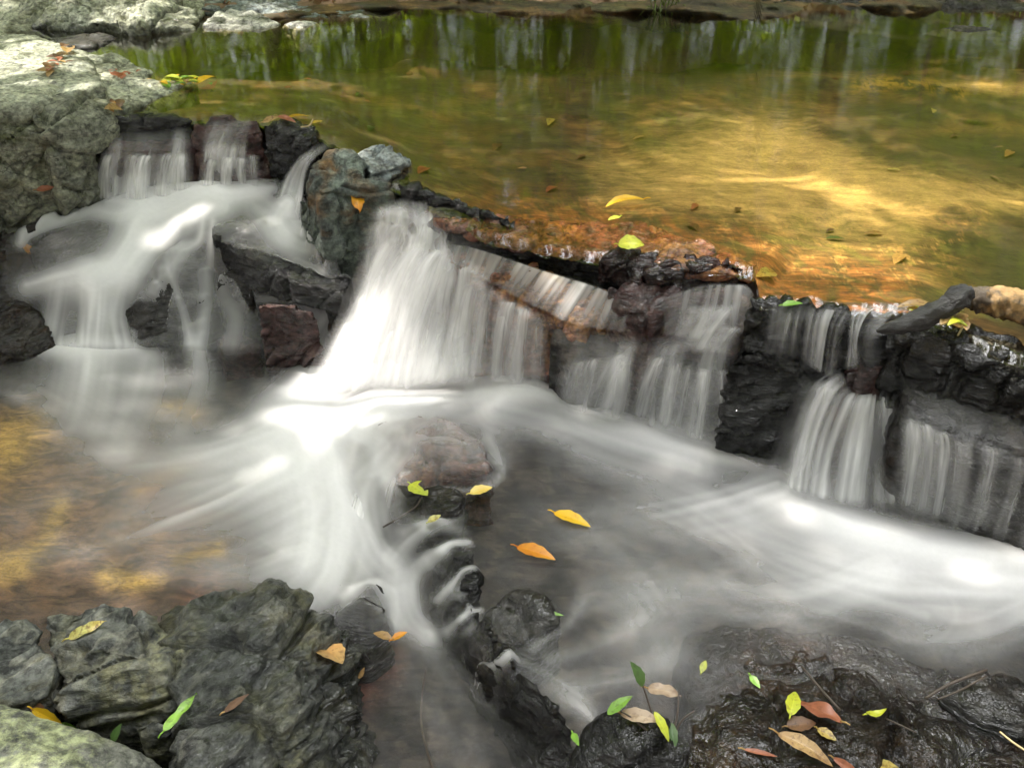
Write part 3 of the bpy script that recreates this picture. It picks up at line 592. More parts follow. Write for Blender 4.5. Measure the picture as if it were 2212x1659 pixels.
# ------------------------------------------------------------------ lower pools: one sheet of water, silky where it runs white
BND = [(1260, 660), (1120, 790), (1010, 872), (830, 900), (775, 960), (790, 1040), (850, 1130), (935, 1190), (955, 1300), (1000, 1390), (1080, 1480), (1200, 1590), (1290, 1800), (1310, 2000)]
def z_low(X, Y):
    d, S, D, _ = polydist(X, Y, [(a, b) for a, b in BND])
    wd = 90-35*sst(860, 1010, Y)
    s = sst(wd, -wd*.6, D)          # right of the line (walking down the picture) is higher
    bump = .022*np.exp(-(((X-930)/150)**2+((Y-955)/75)**2)**2)+.02*np.exp(-(((X-770)/75)**2+((Y-1310)/70)**2)**2)
    rid = np.exp(-(d/38)**2)*sst(1120, 1180, Y); bump = bump+.012*rid*np.clip(.45+1.5*pn(S/42, D/60, 0*X+2), 0, 1.2)
    return ZM*s+bump
CURLS = [([(1015, 1172, 8, .7), (970, 1180, 11, .8), (925, 1218, 18, .7)], .3, 6), ([(1028, 1245, 6, .6), (985, 1256, 9, .75), (945, 1296, 14, .6)], .3, 6), ([(1040, 1318, 6, .6), (1003, 1330, 8, .8), (966, 1366, 13, .6)], .3, 6),
 ([(1068, 1375, 6, .55), (1035, 1388, 8, .75), (1003, 1424, 12, .6)], .3, 6), ([(1118, 1432, 7, .6), (1084, 1450, 9, .7), (1048, 1492, 13, .55)], .3, 6), ([(1180, 1500, 7, .55), (1140, 1520, 9, .65), (1108, 1562, 12, .5)], .3, 6), ([(1000, 1212, 5, .4), (950, 1246, 7, .5)], .3, 6), ([(1080, 1400, 4, .4), (1030, 1446, 7, .5)], .3, 6)]
CURLS = [CURLS[k] for k in (0, 1, 2, 4)]
STROKES = CURLS+[
 ([(50, 752, 20, .6), (120, 752, 26, .85), (200, 752, 30, .92), (290, 752, 24, .7)], .1, 14),
 ([(640, 860, 30, .6), (720, 842, 40, .9), (830, 838, 42, .95), (930, 836, 40, .95), (1030, 832, 34, .9), (1130, 840, 28, .8), (1200, 862, 24, .6)], .2, 14),

 # left plunge and its current towards the lower left
 ([(720, 800, 70, .55), (760, 830, 90, .8), (720, 890, 100, .97), (640, 960, 110, .85), (500, 1010, 100, .55), (250, 1060, 70, .3), (0, 1110, 60, .22)], .35, 22),
 ([(1180, 850, 30, .55), (1080, 845, 42, .9), (930, 850, 58, .96), (800, 870, 90, .98), (700, 900, 105, .97)], .25, 16),
 ([(700, 900, 115, .88), (690, 1010, 115, .88), (710, 1120, 115, .86), (690, 1240, 120, .86), (630, 1300, 100, .5)], .25, 22),
 ([(700, 900, 60, .6), (520, 960, 60, .45), (380, 990, 40, .4), (160, 1000, 30, .12)], .5, 10),
 ([(640, 1010, 70, .7), (400, 1110, 70, .48), (180, 1180, 60, .3), (-60, 1230, 60, .2)], .6, 13),
 ([(660, 1100, 80, .6), (480, 1180, 60, .35), (250, 1250, 60, .18)], .6, 12),
 ([(660, 1200, 70, .6), (480, 1250, 40, .22), (400, 1270, 40, .1)], .5, 12),
 ([(850, 980, 60, .45), (780, 1060, 70, .6), (800, 1180, 80, .6), (850, 1240, 70, .45)], .35, 12),
 # pool below the left cascade
 ([(200, 740, 90, .8), (190, 810, 110, .8), (170, 900, 110, .45), (120, 980, 100, .2)], .25, 22), ([(320, 780, 60, .6), (300, 860, 90, .5), (260, 940, 80, .3)], .25, 22),
 ([(430, 760, 30, .6), (430, 830, 55, .5), (390, 920, 60, .3)], .3, 16),
 ([(0, 830, 40, .3), (90, 860, 60, .3), (280, 960, 50, .25)], .4, 12),
 ([(690, 770, 40, .35), (660, 830, 60, .35), (560, 880, 50, .18)], .35, 14),
 ([(-100, 1000, 200, .10), (400, 1000, 250, .16), (700, 1100, 200, .25)], .5, 20),
 # middle pool: froth below the ledge and the long drift to the right
 ([(1230, 880, 40, .6), (1330, 915, 45, .62), (1450, 955, 50, .68), (1560, 985, 45, .55), (1660, 1005, 40, .25)], .3, 16),
 ([(1080, 880, 60, .6), (1200, 910, 70, .5), (1350, 970, 70, .42), (1500, 1010, 60, .38)], .4, 14),
 ([(1640, 1090, 50, .45), (1740, 1110, 60, .8), (1850, 1150, 65, .92), (1980, 1185, 70, .90), (2110, 1210, 72, .90), (2260, 1240, 75, .85), (2500, 1330, 100, .8)], .18, 26),
 ([(2200, 1270, 80, .6), (2040, 1260, 90, .62), (1880, 1240, 80, .55), (1700, 1180, 70, .42), (1540, 1120, 60, .3)], .45, 16),
 ([(1680, 1050, 60, .5), (1560, 1090, 70, .4), (1400, 1120, 70, .3), (1250, 1140, 60, .18)], .6, 14),
 ([(1900, 1240, 60, .45), (1750, 1290, 70, .4), (1600, 1290, 70, .35), (1450, 1270, 80, .3), (1280, 1290, 60, .25)], .55, 14),
 ([(1250, 1000, 120, .25), (1500, 1100, 160, .30), (1700, 1230, 160, .32), (2000, 1330, 120, .32)], .5, 18),
 ([(1150, 1120, 60, .16), (1300, 1200, 90, .22), (1400, 1300, 100, .28), (1450, 1420, 90, .28)], .4, 14),
 ([(2212, 1330, 90, .5), (2100, 1370, 80, .42), (1950, 1370, 50, .25)], .4, 14),
 # over the smooth red rock
 ([(800, 925, 30, .3), (900, 900, 50, .35), (1000, 915, 50, .4), (1080, 960, 50, .3)], .35, 14),
 ([(860, 985, 50, .28), (960, 975, 60, .35), (1040, 1000, 40, .3)], .45, 10),
 ([(1055, 950, 20, .3), (1085, 1020, 14, .4), (1030, 1058, 8, .5), (950, 1056, 7, .35)], .3, 6),
 # curls over the dark ridge and the front pool
 ([(1000, 1150, 14, .35), (945, 1135, 16, .55), (895, 1165, 22, .6), (850, 1210, 34, .5)], .4, 7),
 ([(1000, 1120, 10, .3), (920, 1128, 12, .45), (870, 1150, 20, .5)], .4, 7),
 ([(960, 1190, 14, .4), (915, 1210, 24, .55), (880, 1260, 40, .55), (890, 1330, 50, .55), (930, 1370, 40, .45)], .3, 10),
 ([(740, 1290, 10, .35), (800, 1262, 9, .55), (850, 1290, 40, .5), (850, 1350, 30, .6)], .3, 8),
 ([(1010, 1270, 18, .4), (970, 1290, 16, .45), (955, 1320, 12, .3)], .6, 5),
 ([(1035, 1340, 14, .3), (1000, 1370, 12, .4)], .6, 5),
 ([(930, 1380, 46, .4), (980, 1440, 55, .3), (1040, 1520, 55, .22), (1080, 1600, 55, .16)], .4, 14),
 ([(880, 1430, 60, .2), (940, 1520, 70, .2), (1000, 1640, 70, .18)], .4, 14),
 ([(1190, 1420, 24, .4), (1280, 1390, 30, .35), (1380, 1350, 40, .3)], .5, 9),
 ([(1150, 1400, 16, .4), (1210, 1360, 16, .35), (1260, 1290, 20, .2)], .5, 7),
 ([(1110, 1420, 30, .3), (1190, 1480, 40, .4), (1260, 1530, 30, .45), (1290, 1570, 20, .3)], .55, 8),
 ([(1250, 1480, 50, .35), (1380, 1450, 60, .3), (1460, 1400, 50, .25)], .5, 10),
]
def blur(A, it):
    for _ in range(it):
        A = np.pad(A, 1, mode='edge')
        A = (4*A[1:-1, 1:-1]+2*(A[:-2, 1:-1]+A[2:, 1:-1]+A[1:-1, :-2]+A[1:-1, 2:])+A[:-2, :-2]+A[2:, 2:]+A[:-2, 2:]+A[2:, :-2])/16
    return A
def rock_top(G, sel):
    """height of the rock under each selected point of G"""
    bpy.context.view_layer.update(); dg = bpy.context.evaluated_depsgraph_get()
    H = np.full(G.shape[:2], -9.)
    for a, b in np.argwhere(sel):
        p = Vector((G[a, b, 0], G[a, b, 1], G[a, b, 2]+.16))
        for _ in range(4):
            r, loc, nr, fi, ob, mx = scene.ray_cast(dg, p, Vector((0, 0, -1)))
            if not r: break
            if ob.name.startswith('rock'): H[a, b] = loc.z; break
            p = loc-Vector((0, 0, .0005))
    return H
def surf(name, x0, x1, y0, y1, st, zf, strokes, mask=None, mat='silk', seed=0, ripple=.004, lift=.02, gam=2.1, fade=None, cover=None, fadein=None, film=.2, base=.0, over=.006):
    xs = np.arange(x0, x1+1, st); ys = np.arange(y0, y1+1, st); X, Y = np.meshgrid(xs, ys)
    Fm = foam_field(X, Y, strokes, seed)
    grain = pn(X/11, Y/5, 0*X+3.3)*.5+pn(X/5, Y/2.6, 0*X+9)*.5
    Fm = blur(Fm**gam, 1)
    bs = base*np.clip(1+.6*pn(X/190+Y/300, Y/50-X/160, 0*X+4)+.5*pn(X/90, Y/16-X/60, 0*X+6), .2, 2)
    Fm = 1-(1-Fm)*(1-bs)
    Z = zf(X, Y)
    G = P(X, Y, Z)
    G[..., 2] += lift*Fm**1.5*.8+ripple*pn(G[..., 0]*9, G[..., 1]*12, 0*X)
    if cover:
        cv = np.clip(foam_field(X, Y, cover, 2)*1.4, 0, 1)
        H = rock_top(G, (cv > .06) & (mask(X, Y) if mask else True))
        tgt = np.where((H > G[..., 2]-.03) & (H < G[..., 2]+.055), np.maximum(H+over, G[..., 2]), G[..., 2])
        tgt = blur(tgt, 3); tgt = np.maximum(tgt, blur(np.maximum(tgt, np.where((H > -5) & (H < G[..., 2]+.055), H+over*.6, -9)), 1))
        G[..., 2] = np.where(cv > .25, tgt, G[..., 2])
        up = blur(np.clip((tgt-Z)/.02, 0, 1)*sst(.1, .6, cv), 3)
        Fm = 1-(1-Fm)*(1-film*up*np.clip(1+.7*pn(X/14, Y/50, 0*X+8)+.7*pn(X/60, Y/60, 0*X), .2, 2.2))
    Fm = np.clip(Fm*(1+.06*grain), 0, .985)
    if fade: Fm = Fm*sst(fade[1], fade[0], Y)
    if fadein is not None: Fm = Fm*sst(0, 48, Y-fadein(X))
    keep = None if mask is None else mask(X, Y)
    me = grid_mesh(name, G, keep, {'foam': Fm})
    return link(name, me, M[mat])
low_line = lambda X: np.interp(X, [-900, 0, 100, 480, 690, 760, 900, 1010, 1100, 1250, 1400, 1600, 1700, 1850, 2000, 2212, 2900], [800, 690, 670, 670, 670, 670, 680, 735, 765, 815, 855, 895, 935, 955, 995, 1065, 1300])
lower_mask = lambda X, Y: Y > low_line(X)
o = surf('lower_pool_water', -800, 2900, 690, 2000, 4, z_low, STROKES, lower_mask, fadein=low_line, ripple=.003, base=.013, film=.06, cover=[(c[0], 0, 30) for c in [([(x, y, w*1.5, 1.) for x, y, w, a in q[0]],) for q in CURLS]]+[([(790, 950, 60, .9), (900, 955, 75, 1.), (1040, 980, 60, .9)], 0, 30), ([(770, 1330, 60, 1.), (780, 1370, 60, 1.)], 0, 30)]); struct(o)

# ------------------------------------------------------------------ left cascade: water stepping down over the rocks
CP = np.array([(0, 440, .19), (120, 440, .205), (225, 425, .222), (320, 440, .26), (420, 410, .285), (560, 405, .30), (640, 440, .285), (700, 520, .285), (640, 530, .29), (530, 495, .318), (470, 480, .30), (350, 470, .24), (300, 520, .21), (240, 470, .268), (150, 500, .25), (70, 520, .215), (40, 500, .19),
               (230, 565, .19), (100, 610, .14), (200, 610, .16), (300, 600, .165), (410, 540, .225), (460, 600, .15), (380, 620, .145), (290, 680, .06), (360, 690, .07), (430, 700, .05), (120, 690, .05), (220, 700, .07), (150, 760, .0), (300, 760, .0), (480, 760, .0), (480, 640, .12), (560, 620, .15), (540, 548, .262), (620, 570, .262), (700, 595, .256), (770, 620, .215), (620, 650, .10), (720, 680, .10), (700, 740, .02), (600, 770, -.02), (30, 700, .02), (-100, 760, .0), (-100, 460, .2)], float)
def rbf(C, lam=.6):
    p = C[:, :2]/100; n = len(C)
    K = np.sqrt(((p[:, None]-p[None])**2).sum(-1)); A = np.concatenate([np.ones((n, 1)), p], 1)
    Mx = np.block([[K-lam*.1*np.eye(n), A], [A.T, np.zeros((3, 3))]])
    wv = np.linalg.solve(Mx, np.concatenate([C[:, 2], np.zeros(3)]))
    def f(X, Y):
        x, y = X/100, Y/100; z = wv[n]+wv[n+1]*x+wv[n+2]*y
        for k in range(n): z = z+wv[k]*np.sqrt((x-p[k, 0])**2+(y-p[k, 1])**2+.02)
        return z
    return f
rbf_c = rbf(CP)
z_casc = lambda X, Y: rbf_c(X, Y)+.004-.03*sst(745, 800, Y)
CASC = [
 ([(225, 430, 30, .55), (300, 440, 40, .8), (380, 425, 40, .8), (440, 415, 36, .9), (500, 425, 28, .8), (560, 412, 22, .6), (590, 405, 14, .4)], .25, 12),
 ([(440, 420, 30, .7), (380, 450, 40, .8), (310, 480, 46, .85), (285, 530, 46, .88), (240, 590, 40, .85), (200, 610, 46, .8)], .28, 10),
 ([(480, 450, 30, .6), (400, 480, 34, .6), (340, 520, 34, .6), (300, 560, 34, .7), (270, 600, 40, .7)], .35, 9),
 ([(310, 450, 26, .8), (260, 470, 16, .5), (200, 460, 16, .5), (120, 480, 14, .6), (60, 500, 18, .7), (45, 525, 14, .5)], .3, 8),
 ([(60, 620, 24, .55), (140, 605, 30, .75), (240, 590, 36, .75)], .3, 8),
 ([(130, 620, 30, .5), (120, 680, 30, .42), (110, 740, 34, .5), (120, 780, 40, .5)], .5, 7),
 ([(210, 610, 40, .75), (205, 680, 40, .75), (200, 740, 40, .75), (200, 800, 50, .6)], .55, 8),
 ([(270, 600, 30, .6), (250, 680, 34, .45), (260, 750, 40, .45)], .5, 8),
 ([(440, 470, 10, .45), (430, 520, 10, .5), (400, 545, 18, .45), (370, 600, 24, .35), (340, 660, 24, .2)], .4, 6),
 ([(460, 480, 8, .5), (455, 540, 10, .4), (450, 600, 14, .3), (440, 690, 16, .4), (420, 770, 26, .5)], .4, 6),
 ([(370, 600, 8, .2), (400, 690, 10, .4), (420, 770, 22, .55)], .4, 5),
 ([(620, 440, 20, .5), (600, 480, 34, .6), (630, 520, 40, .5), (690, 540, 20, .35)], .35, 9),
 ([(560, 450, 40, .35), (620, 500, 40, .4)], .3, 10),
 ([(540, 560, 8, .35), (530, 600, 8, .3), (545, 640, 8, .35)], .4, 5),
 ([(640, 570, 20, .25), (700, 600, 22, .3), (720, 660, 26, .3), (690, 730, 26, .3), (690, 790, 40, .4)], .6, 7),
 ([(480, 640, 24, .2), (510, 690, 30, .3), (500, 760, 30, .3)], .4, 8),
 ([(560, 648, 8, .3), (640, 650, 10, .35), (690, 690, 20, .3)], .4, 6),
 ([(300, 520, 250, .13), (500, 620, 260, .12)], .2, 20),
]
casc_mask = lambda X, Y: (Y > np.interp(X, [-200, 0, 200, 230, 430, 600, 640, 660, 700, 740, 800], [425, 430, 425, 410, 395, 385, 400, 430, 545, 590, 610])) & (Y < 800)
o = surf('cascade_water', -160, 800, 380, 800, 2.5, z_casc, CASC, casc_mask, ripple=.002, lift=.012, seed=3, fade=(760, 798), gam=1.05, base=.015, film=.08, over=.007, cover=[([(100, 560, 50, .9), (180, 510, 60, 1.), (250, 520, 50, 1.)], 0, 30), ([(330, 570, 46, 1.), (310, 630, 36, 1.)], 0, 30), ([(390, 530, 46, 1.), (440, 620, 50, 1.), (420, 700, 50, .9)], 0, 30), ([(500, 500, 40, 1.), (590, 520, 50, 1.), (680, 560, 40, .9), (740, 610, 30, .8)], 0, 30), ([(500, 600, 36, .9), (500, 700, 40, .9)], 0, 30), ([(620, 655, 24, .5), (680, 700, 26, .5)], 0, 30)]); struct(o)

# ------------------------------------------------------------------ waterfalls: sheets between streamlines
def fall(label, streams, seed=1, n=110, cols=None, streak=.75, freq=26., layers=((0., 1.),), gain=1.0, ragged=.45, feather=.2):
    S = np.array([crom(s, n) for s in streams])           # (k, n, 4) : px, py, z, density
    k = len(streams)
    m = cols or max(40, int(8*k))
    T = np.array([crom(S[:, i], m) for i in range(n)])     # (n, m, 4)
    T[..., 3] = np.clip(T[..., 3], 0, 1)
    G0 = P(T[..., 0], T[..., 1], T[..., 2])
    width = np.linalg.norm(np.diff(G0, axis=1), axis=2).mean(0).cumsum(); width = np.concatenate([[0], width])
    U = np.repeat(width[None], n, 0); L = np.linalg.norm(np.diff(G0, axis=0), axis=2).mean(1).cumsum(); L = np.concatenate([[0], L]); Vv = np.repeat(L[:, None], m, 1)
    root = None
    for li, (off, dens) in enumerate(layers):
        G = G0.copy(); G[..., 1] -= off; G[..., 2] += off*.3
        sk = pn(U*freq+seed*9.1+li*31, Vv*2.2+seed, 0*U+seed*2.)*.6+pn(U*freq*2.7+seed*5.1+li*17, Vv*4.0, 0*U+seed)*.4
        F = np.clip(T[..., 3]*dens*1.2*gain*(1+streak*2.1*sk), 0, .97)**1.35
        edge = np.linspace(0, 1, m)[None]; vt = np.linspace(0, 1, n)[:, None]; en = .05*pn(Vv*14+seed, 0*U+li, 0*U)
        F = F*sst(-.02, feather, edge+en)*sst(-.02, feather, 1-edge+en)
        st = ragged*(.42+.55*pn(U*11+seed*3, 0*U+seed, 0*U+li*3)); F = F*(.3+.7*sst(st-.22, st+.08, vt))
        F = F*(1+.35*pn(U*7+seed, Vv*9+li*4, 0*U+seed))
        F = F*sst(0, .06, np.linspace(0, 1, n))[:, None]*sst(1.0, .93, np.linspace(0, 1, n))[:, None]
        G[..., 1] -= .012*sk*sst(0, .15, np.linspace(0, 1, n))[:, None]
        me = grid_mesh('waterfall', G, None, {'foam': F, 'flow_across': U*60+seed*7+li*3, 'flow_along': Vv*5})
        if li == 0: root = link('waterfall', me, M['fall']); tag(root, label, 'waterfall', 'waterfalls along the ledge')
        else: link('water_veil', me, M['fall'], root)
    return root
LY = ((0., .8), (.012, .45))
fall('first waterfall from the left sliding over a flat purple slab',
     [[(226, 290, .425, .10), (224, 325, .385, .45), (214, 380, .30, .75), (208, 440, .225, .8)],
      [(258, 285, .43, .15), (256, 322, .388, .5), (246, 380, .30, .85), (236, 445, .225, .85)],
      [(290, 282, .43, .18), (288, 325, .385, .2), (276, 385, .295, .4), (268, 450, .225, .7)],
      [(330, 280, .43, .2), (318, 322, .385, .4), (304, 385, .295, .85), (296, 452, .225, .85)],
      [(360, 276, .435, .2), (350, 325, .385, .2), (340, 385, .30, .5), (336, 445, .23, .7)],
      [(390, 270, .44, .2), (385, 320, .385, .55), (378, 380, .30, .8), (372, 435, .23, .8)],
      [(414, 266, .44, .1), (414, 320, .385, .6), (412, 375, .30, .7), (408, 425, .23, .7)]], seed=1, cols=150, layers=LY, freq=22, gain=.9)
fall('second waterfall from the left bright over the dark purple rock',
     [[(428, 262, .462, .25), (430, 310, .41, .15), (432, 340, .365, .4), (424, 410, .235, .7)],
      [(470, 258, .468, .22), (452, 305, .42, .25), (448, 336, .375, .7), (440, 412, .235, .85)],
      [(500, 256, .47, .1), (478, 300, .43, .3), (470, 332, .38, .75), (462, 414, .235, .85)],
      [(535, 254, .472, .3), (505, 300, .43, .2), (496, 335, .378, .85), (490, 414, .235, .9)],
      [(542, 254, .474, .2), (528, 300, .435, .15), (522, 332, .385, .6), (518, 410, .24, .8)],
      [(548, 258, .472, .0), (540, 300, .43, .1), (538, 335, .38, .3), (534, 408, .24, .5)]], seed=2, cols=140, layers=LY, freq=30, gain=.9)
fall('narrow third waterfall in the gap left of the big grey green boulder',
     [[(690, 305, .452, .0), (640, 345, .40, .2), (606, 400, .31, .5), (588, 462, .245, .45)],
      [(730, 290, .458, .0), (655, 345, .405, .4), (625, 410, .31, .65), (610, 470, .245, .6)],
      [(750, 290, .458, .0), (668, 345, .41, .3), (645, 420, .30, .65), (632, 480, .25, .55)],
      [(760, 298, .456, .0), (676, 350, .41, .15), (655, 430, .30, .4), (652, 490, .25, .35)]], seed=3, cols=90, layers=LY, freq=24, streak=.5)
fall('main waterfall in the centre curling off the brown shelf',
     [[(800, 445, .435, .0), (796, 480, .41, .15), (785, 580, .26, .3), (720, 700, .13, .35), (640, 850, .01, .5)],
      [(815, 440, .44, .1), (815, 475, .42, .35), (808, 570, .28, .6), (755, 700, .15, .6), (680, 855, .015, .75)],
      [(838, 432, .445, .1), (840, 468, .425, .45), (832, 570, .29, .55), (790, 700, .16, .6), (715, 860, .02, .85)],
      [(865, 428, .45, .12), (868, 470, .425, .35), (852, 570, .30, .55), (815, 700, .17, .7), (750, 860, .02, .9)],
      [(900, 430, .45, .12), (905, 480, .42, .42), (880, 570, .32, .85), (835, 700, .18, .75), (785, 850, .03, .95)],
      [(930, 438, .45, .12), (935, 495, .41, .55), (915, 570, .33, .92), (868, 700, .19, .6), (835, 850, .03, .95)],
      [(955, 450, .45, .1), (965, 515, .39, .6), (955, 575, .34, .85), (915, 690, .21, .65), (880, 850, .04, .95)],
      [(985, 470, .445, .1), (990, 530, .38, .45), (985, 590, .335, .75), (962, 690, .22, .6), (930, 840, .06, .9)],
      [(1010, 490, .44, .0), (1010, 545, .38, .2), (1012, 600, .34, .4), (1004, 690, .235, .45), (990, 835, .08, .8)], [(1040, 505, .44, .0), (1040, 560, .375, .1), (1040, 610, .34, .3), (1030, 700, .225, .45), (1015, 840, .08, .7)], [(1075, 530, .43, .0), (1070, 580, .37, .0), (1066, 640, .34, .1), (1056, 720, .225, .2), (1045, 840, .08, .5)]], seed=4, cols=260, n=150, layers=((0., .85), (.02, .4), (.045, .25)), freq=19, streak=.85, gain=1.3)
fall('twin stream falling from the red step right of the main waterfall',
     [[(1005, 575, .36, .3), (1008, 610, .34, .35), (1000, 700, .23, .5), (985, 800, .10, .6)],
      [(1035, 598, .36, .3), (1036, 630, .34, .5), (1028, 710, .23, .75), (1020, 815, .10, .8)],
      [(1065, 615, .345, .2), (1062, 645, .33, .4), (1056, 720, .23, .45), (1050, 825, .10, .7)],
      [(1100, 636, .335, .2), (1095, 665, .32, .55), (1086, 730, .23, .8), (1080, 832, .10, .8)],
      [(1140, 658, .325, .2), (1132, 685, .312, .6), (1122, 745, .23, .75), (1120, 840, .10, .75)],
      [(1170, 674, .32, .1), (1165, 700, .305, .2), (1160, 755, .23, .35), (1160, 845, .10, .5)],
      [(1200, 690, .316, .05), (1200, 715, .30, .1), (1200, 765, .22, .1), (1205, 855, .10, .25)]], seed=5, cols=160, layers=((0., .8), (.014, .4)), freq=20, gain=.5)
fall('sheet of froth sliding along the orange lower step',
     [[(945, 527, .40, .1), (935, 542, .385, .2)], [(1000, 530, .402, .3), (985, 572, .36, .3)], [(1060, 545, .402, .35), (1035, 600, .345, .2)], [(1180, 585, .398, .45), (1130, 653, .328, .12)], [(1290, 618, .393, .45), (1240, 702, .318, .12)],
      [(1350, 645, .384, .3), (1330, 716, .318, .1)], [(1420, 672, .375, .2), (1400, 722, .318, .05)]], seed=6, cols=200, n=50, streak=.9, freq=26, gain=1.05, ragged=0., feather=.12)
fall('broad thin veil falling over the dark lower step in the middle of the ledge',
     [[(1180, 685, .318, .05), (1195, 740, .278, .1), (1205, 800, .2, .1), (1200, 880, .09, .3)],
      [(1250, 700, .318, .2), (1258, 760, .265, .35), (1245, 830, .19, .5), (1235, 895, .09, .6)],
      [(1310, 715, .318, .2), (1315, 765, .27, .45), (1295, 830, .20, .6), (1280, 905, .09, .65)],
      [(1380, 720, .32, .15), (1352, 768, .275, .6), (1340, 840, .20, .6), (1325, 915, .09, .65)],
      [(1420, 722, .32, .2), (1400, 770, .28, .3), (1390, 845, .20, .45), (1375, 925, .09, .65)],
      [(1470, 722, .32, .2), (1445, 770, .285, .65), (1432, 850, .20, .65), (1425, 940, .09, .7)],
      [(1510, 720, .33, .3), (1490, 775, .285, .45), (1478, 860, .20, .55), (1475, 955, .09, .65)],
      [(1560, 715, .345, .3), (1530, 780, .285, .55), (1520, 870, .20, .5), (1520, 965, .09, .55)],
      [(1590, 710, .35, .2), (1580, 760, .305, .4), (1560, 870, .20, .3), (1560, 975, .09, .4)],
      [(1610, 700, .36, .05), (1605, 750, .315, .2), (1590, 870, .20, .1), (1595, 985, .09, .2)]], seed=7, cols=240, layers=((0., .8), (.014, .4)), freq=19, streak=.9, gain=.55)
fall('froth pouring from the shiny lip onto the pinkish step',
     [[(1400, 655, .395, .1), (1400, 705, .33, .1)], [(1470, 628, .418, .3), (1450, 730, .315, .2)], [(1530, 612, .43, .4), (1500, 728, .325, .3)], [(1570, 612, .432, .5), (1550, 725, .335, .3)], [(1612, 615, .43, .35), (1600, 722, .345, .2)], [(1635, 640, .42, .1), (1640, 735, .35, .1)]], seed=8, cols=130, n=60, freq=24, gain=.9, streak=.9, ragged=0.)
fall('thin bright threads trickling down the black lumps left of the log',
     [[(1640, 655, .46, .05), (1640, 700, .42, .1), (1640, 770, .34, .05)], [(1690, 655, .465, .3), (1680, 700, .43, .25), (1660, 770, .35, .1)], [(1740, 660, .468, .25), (1730, 705, .43, .4), (1720, 780, .345, .15)], [(1790, 665, .466, .4), (1775, 710, .43, .45), (1760, 800, .33, .3)], [(1830, 668, .462, .35), (1805, 720, .425, .35), (1790, 820, .31, .35)], [(1850, 672, .46, .1), (1825, 730, .42, .15), (1812, 830, .3, .1)]], seed=9, cols=130, n=60, freq=44, streak=1.2, gain=.55)
fall('smooth tongue of water bending over the lip beside the charred branch',
     [[(1840, 664, .464, .2), (1830, 690, .45, .3), (1830, 730, .41, .3), (1822, 800, .335, .3)], [(1890, 655, .466, .35), (1855, 680, .458, .35), (1842, 730, .42, .25), (1838, 800, .34, .15)], [(1930, 655, .466, .35), (1885, 675, .46, .4), (1858, 730, .425, .3), (1862, 800, .35, .08)], [(1965, 660, .466, .3), (1915, 680, .46, .3), (1885, 735, .42, .12), (1885, 800, .35, .05)], [(1975, 668, .465, .1), (1935, 692, .455, .15), (1905, 740, .42, .15), (1905, 800, .35, .08)]], seed=10, cols=110, n=80, freq=44, streak=1.1, gain=.7)
fall('fan shaped waterfall of fine white threads at the right',
     [[(1790, 800, .335, .2), (1740, 850, .29, .35), (1710, 950, .18, .4), (1690, 1060, .09, .6)],
      [(1820, 800, .34, .2), (1770, 850, .295, .6), (1735, 950, .19, .5), (1715, 1075, .09, .6)],
      [(1838, 840, .29, .3), (1815, 870, .275, .6), (1780, 960, .19, .55), (1755, 1085, .09, .6)],
      [(1860, 846, .285, .3), (1850, 875, .275, .6), (1825, 970, .185, .5), (1805, 1095, .09, .5)],
      [(1880, 846, .285, .3), (1875, 875, .275, .65), (1855, 970, .185, .45), (1835, 1100, .09, .5)],
      [(1900, 845, .285, .3), (1898, 875, .275, .7), (1895, 970, .185, .35), (1890, 1100, .09, .3)],
      [(1925, 835, .29, .3), (1932, 875, .27, .65), (1935, 970, .18, .4), (1935, 1100, .09, .35)],
      [(1945, 815, .31, .25), (1960, 875, .265, .55), (1972, 970, .17, .45), (1975, 1110, .09, .5)],
      [(1960, 800, .325, .15), (1985, 880, .26, .4), (2000, 980, .165, .3), (2005, 1115, .09, .5)]], seed=11, cols=300, n=120, freq=27, streak=1.25, layers=((0., .8), (.02, .2)), gain=1.05, ragged=.15, feather=.12)
fall('pale straight waterfall dropping from the lower step right of the fan',
     [[(1940, 885, .312, .1), (1945, 940, .29, .3), (1940, 1040, .205, .45), (1935, 1110, .09, .6)], [(1965, 880, .315, .25), (1965, 925, .305, .65), (1958, 1030, .21, .7), (1955, 1120, .09, .7)], [(2000, 895, .31, .2), (1998, 940, .298, .5), (1990, 1035, .21, .6), (1985, 1125, .09, .7)], [(2030, 908, .31, .25), (2028, 950, .295, .65), (2020, 1040, .21, .6), (2015, 1130, .09, .65)], [(2055, 918, .308, .15), (2050, 960, .29, .3), (2046, 1050, .205, .35), (2045, 1140, .09, .5)]], seed=12, cols=90, n=80, freq=22, streak=.8, gain=.22)
fall('faint scattered threads down the dark face at the right edge',
     [[(2040, 918, .31, .05), (2045, 1000, .26, .1), (2040, 1140, .09, .35)], [(2100, 940, .308, .25), (2085, 1000, .27, .2), (2065, 1150, .09, .4)], [(2130, 950, .307, .3), (2120, 1010, .27, .12), (2100, 1160, .09, .35)], [(2180, 965, .306, .25), (2170, 1030, .265, .15), (2130, 1170, .09, .3)], [(2230, 978, .306, .3), (2215, 1050, .255, .2), (2190, 1185, .09, .4)], [(2330, 1020, .30, .3), (2320, 1090, .24, .2), (2300, 1230, .09, .4)], [(2480, 1080, .30, .2), (2470, 1150, .24, .2), (2450, 1290, .09, .3)]], seed=13, cols=170, n=80, freq=18, streak=1.1, gain=.5)
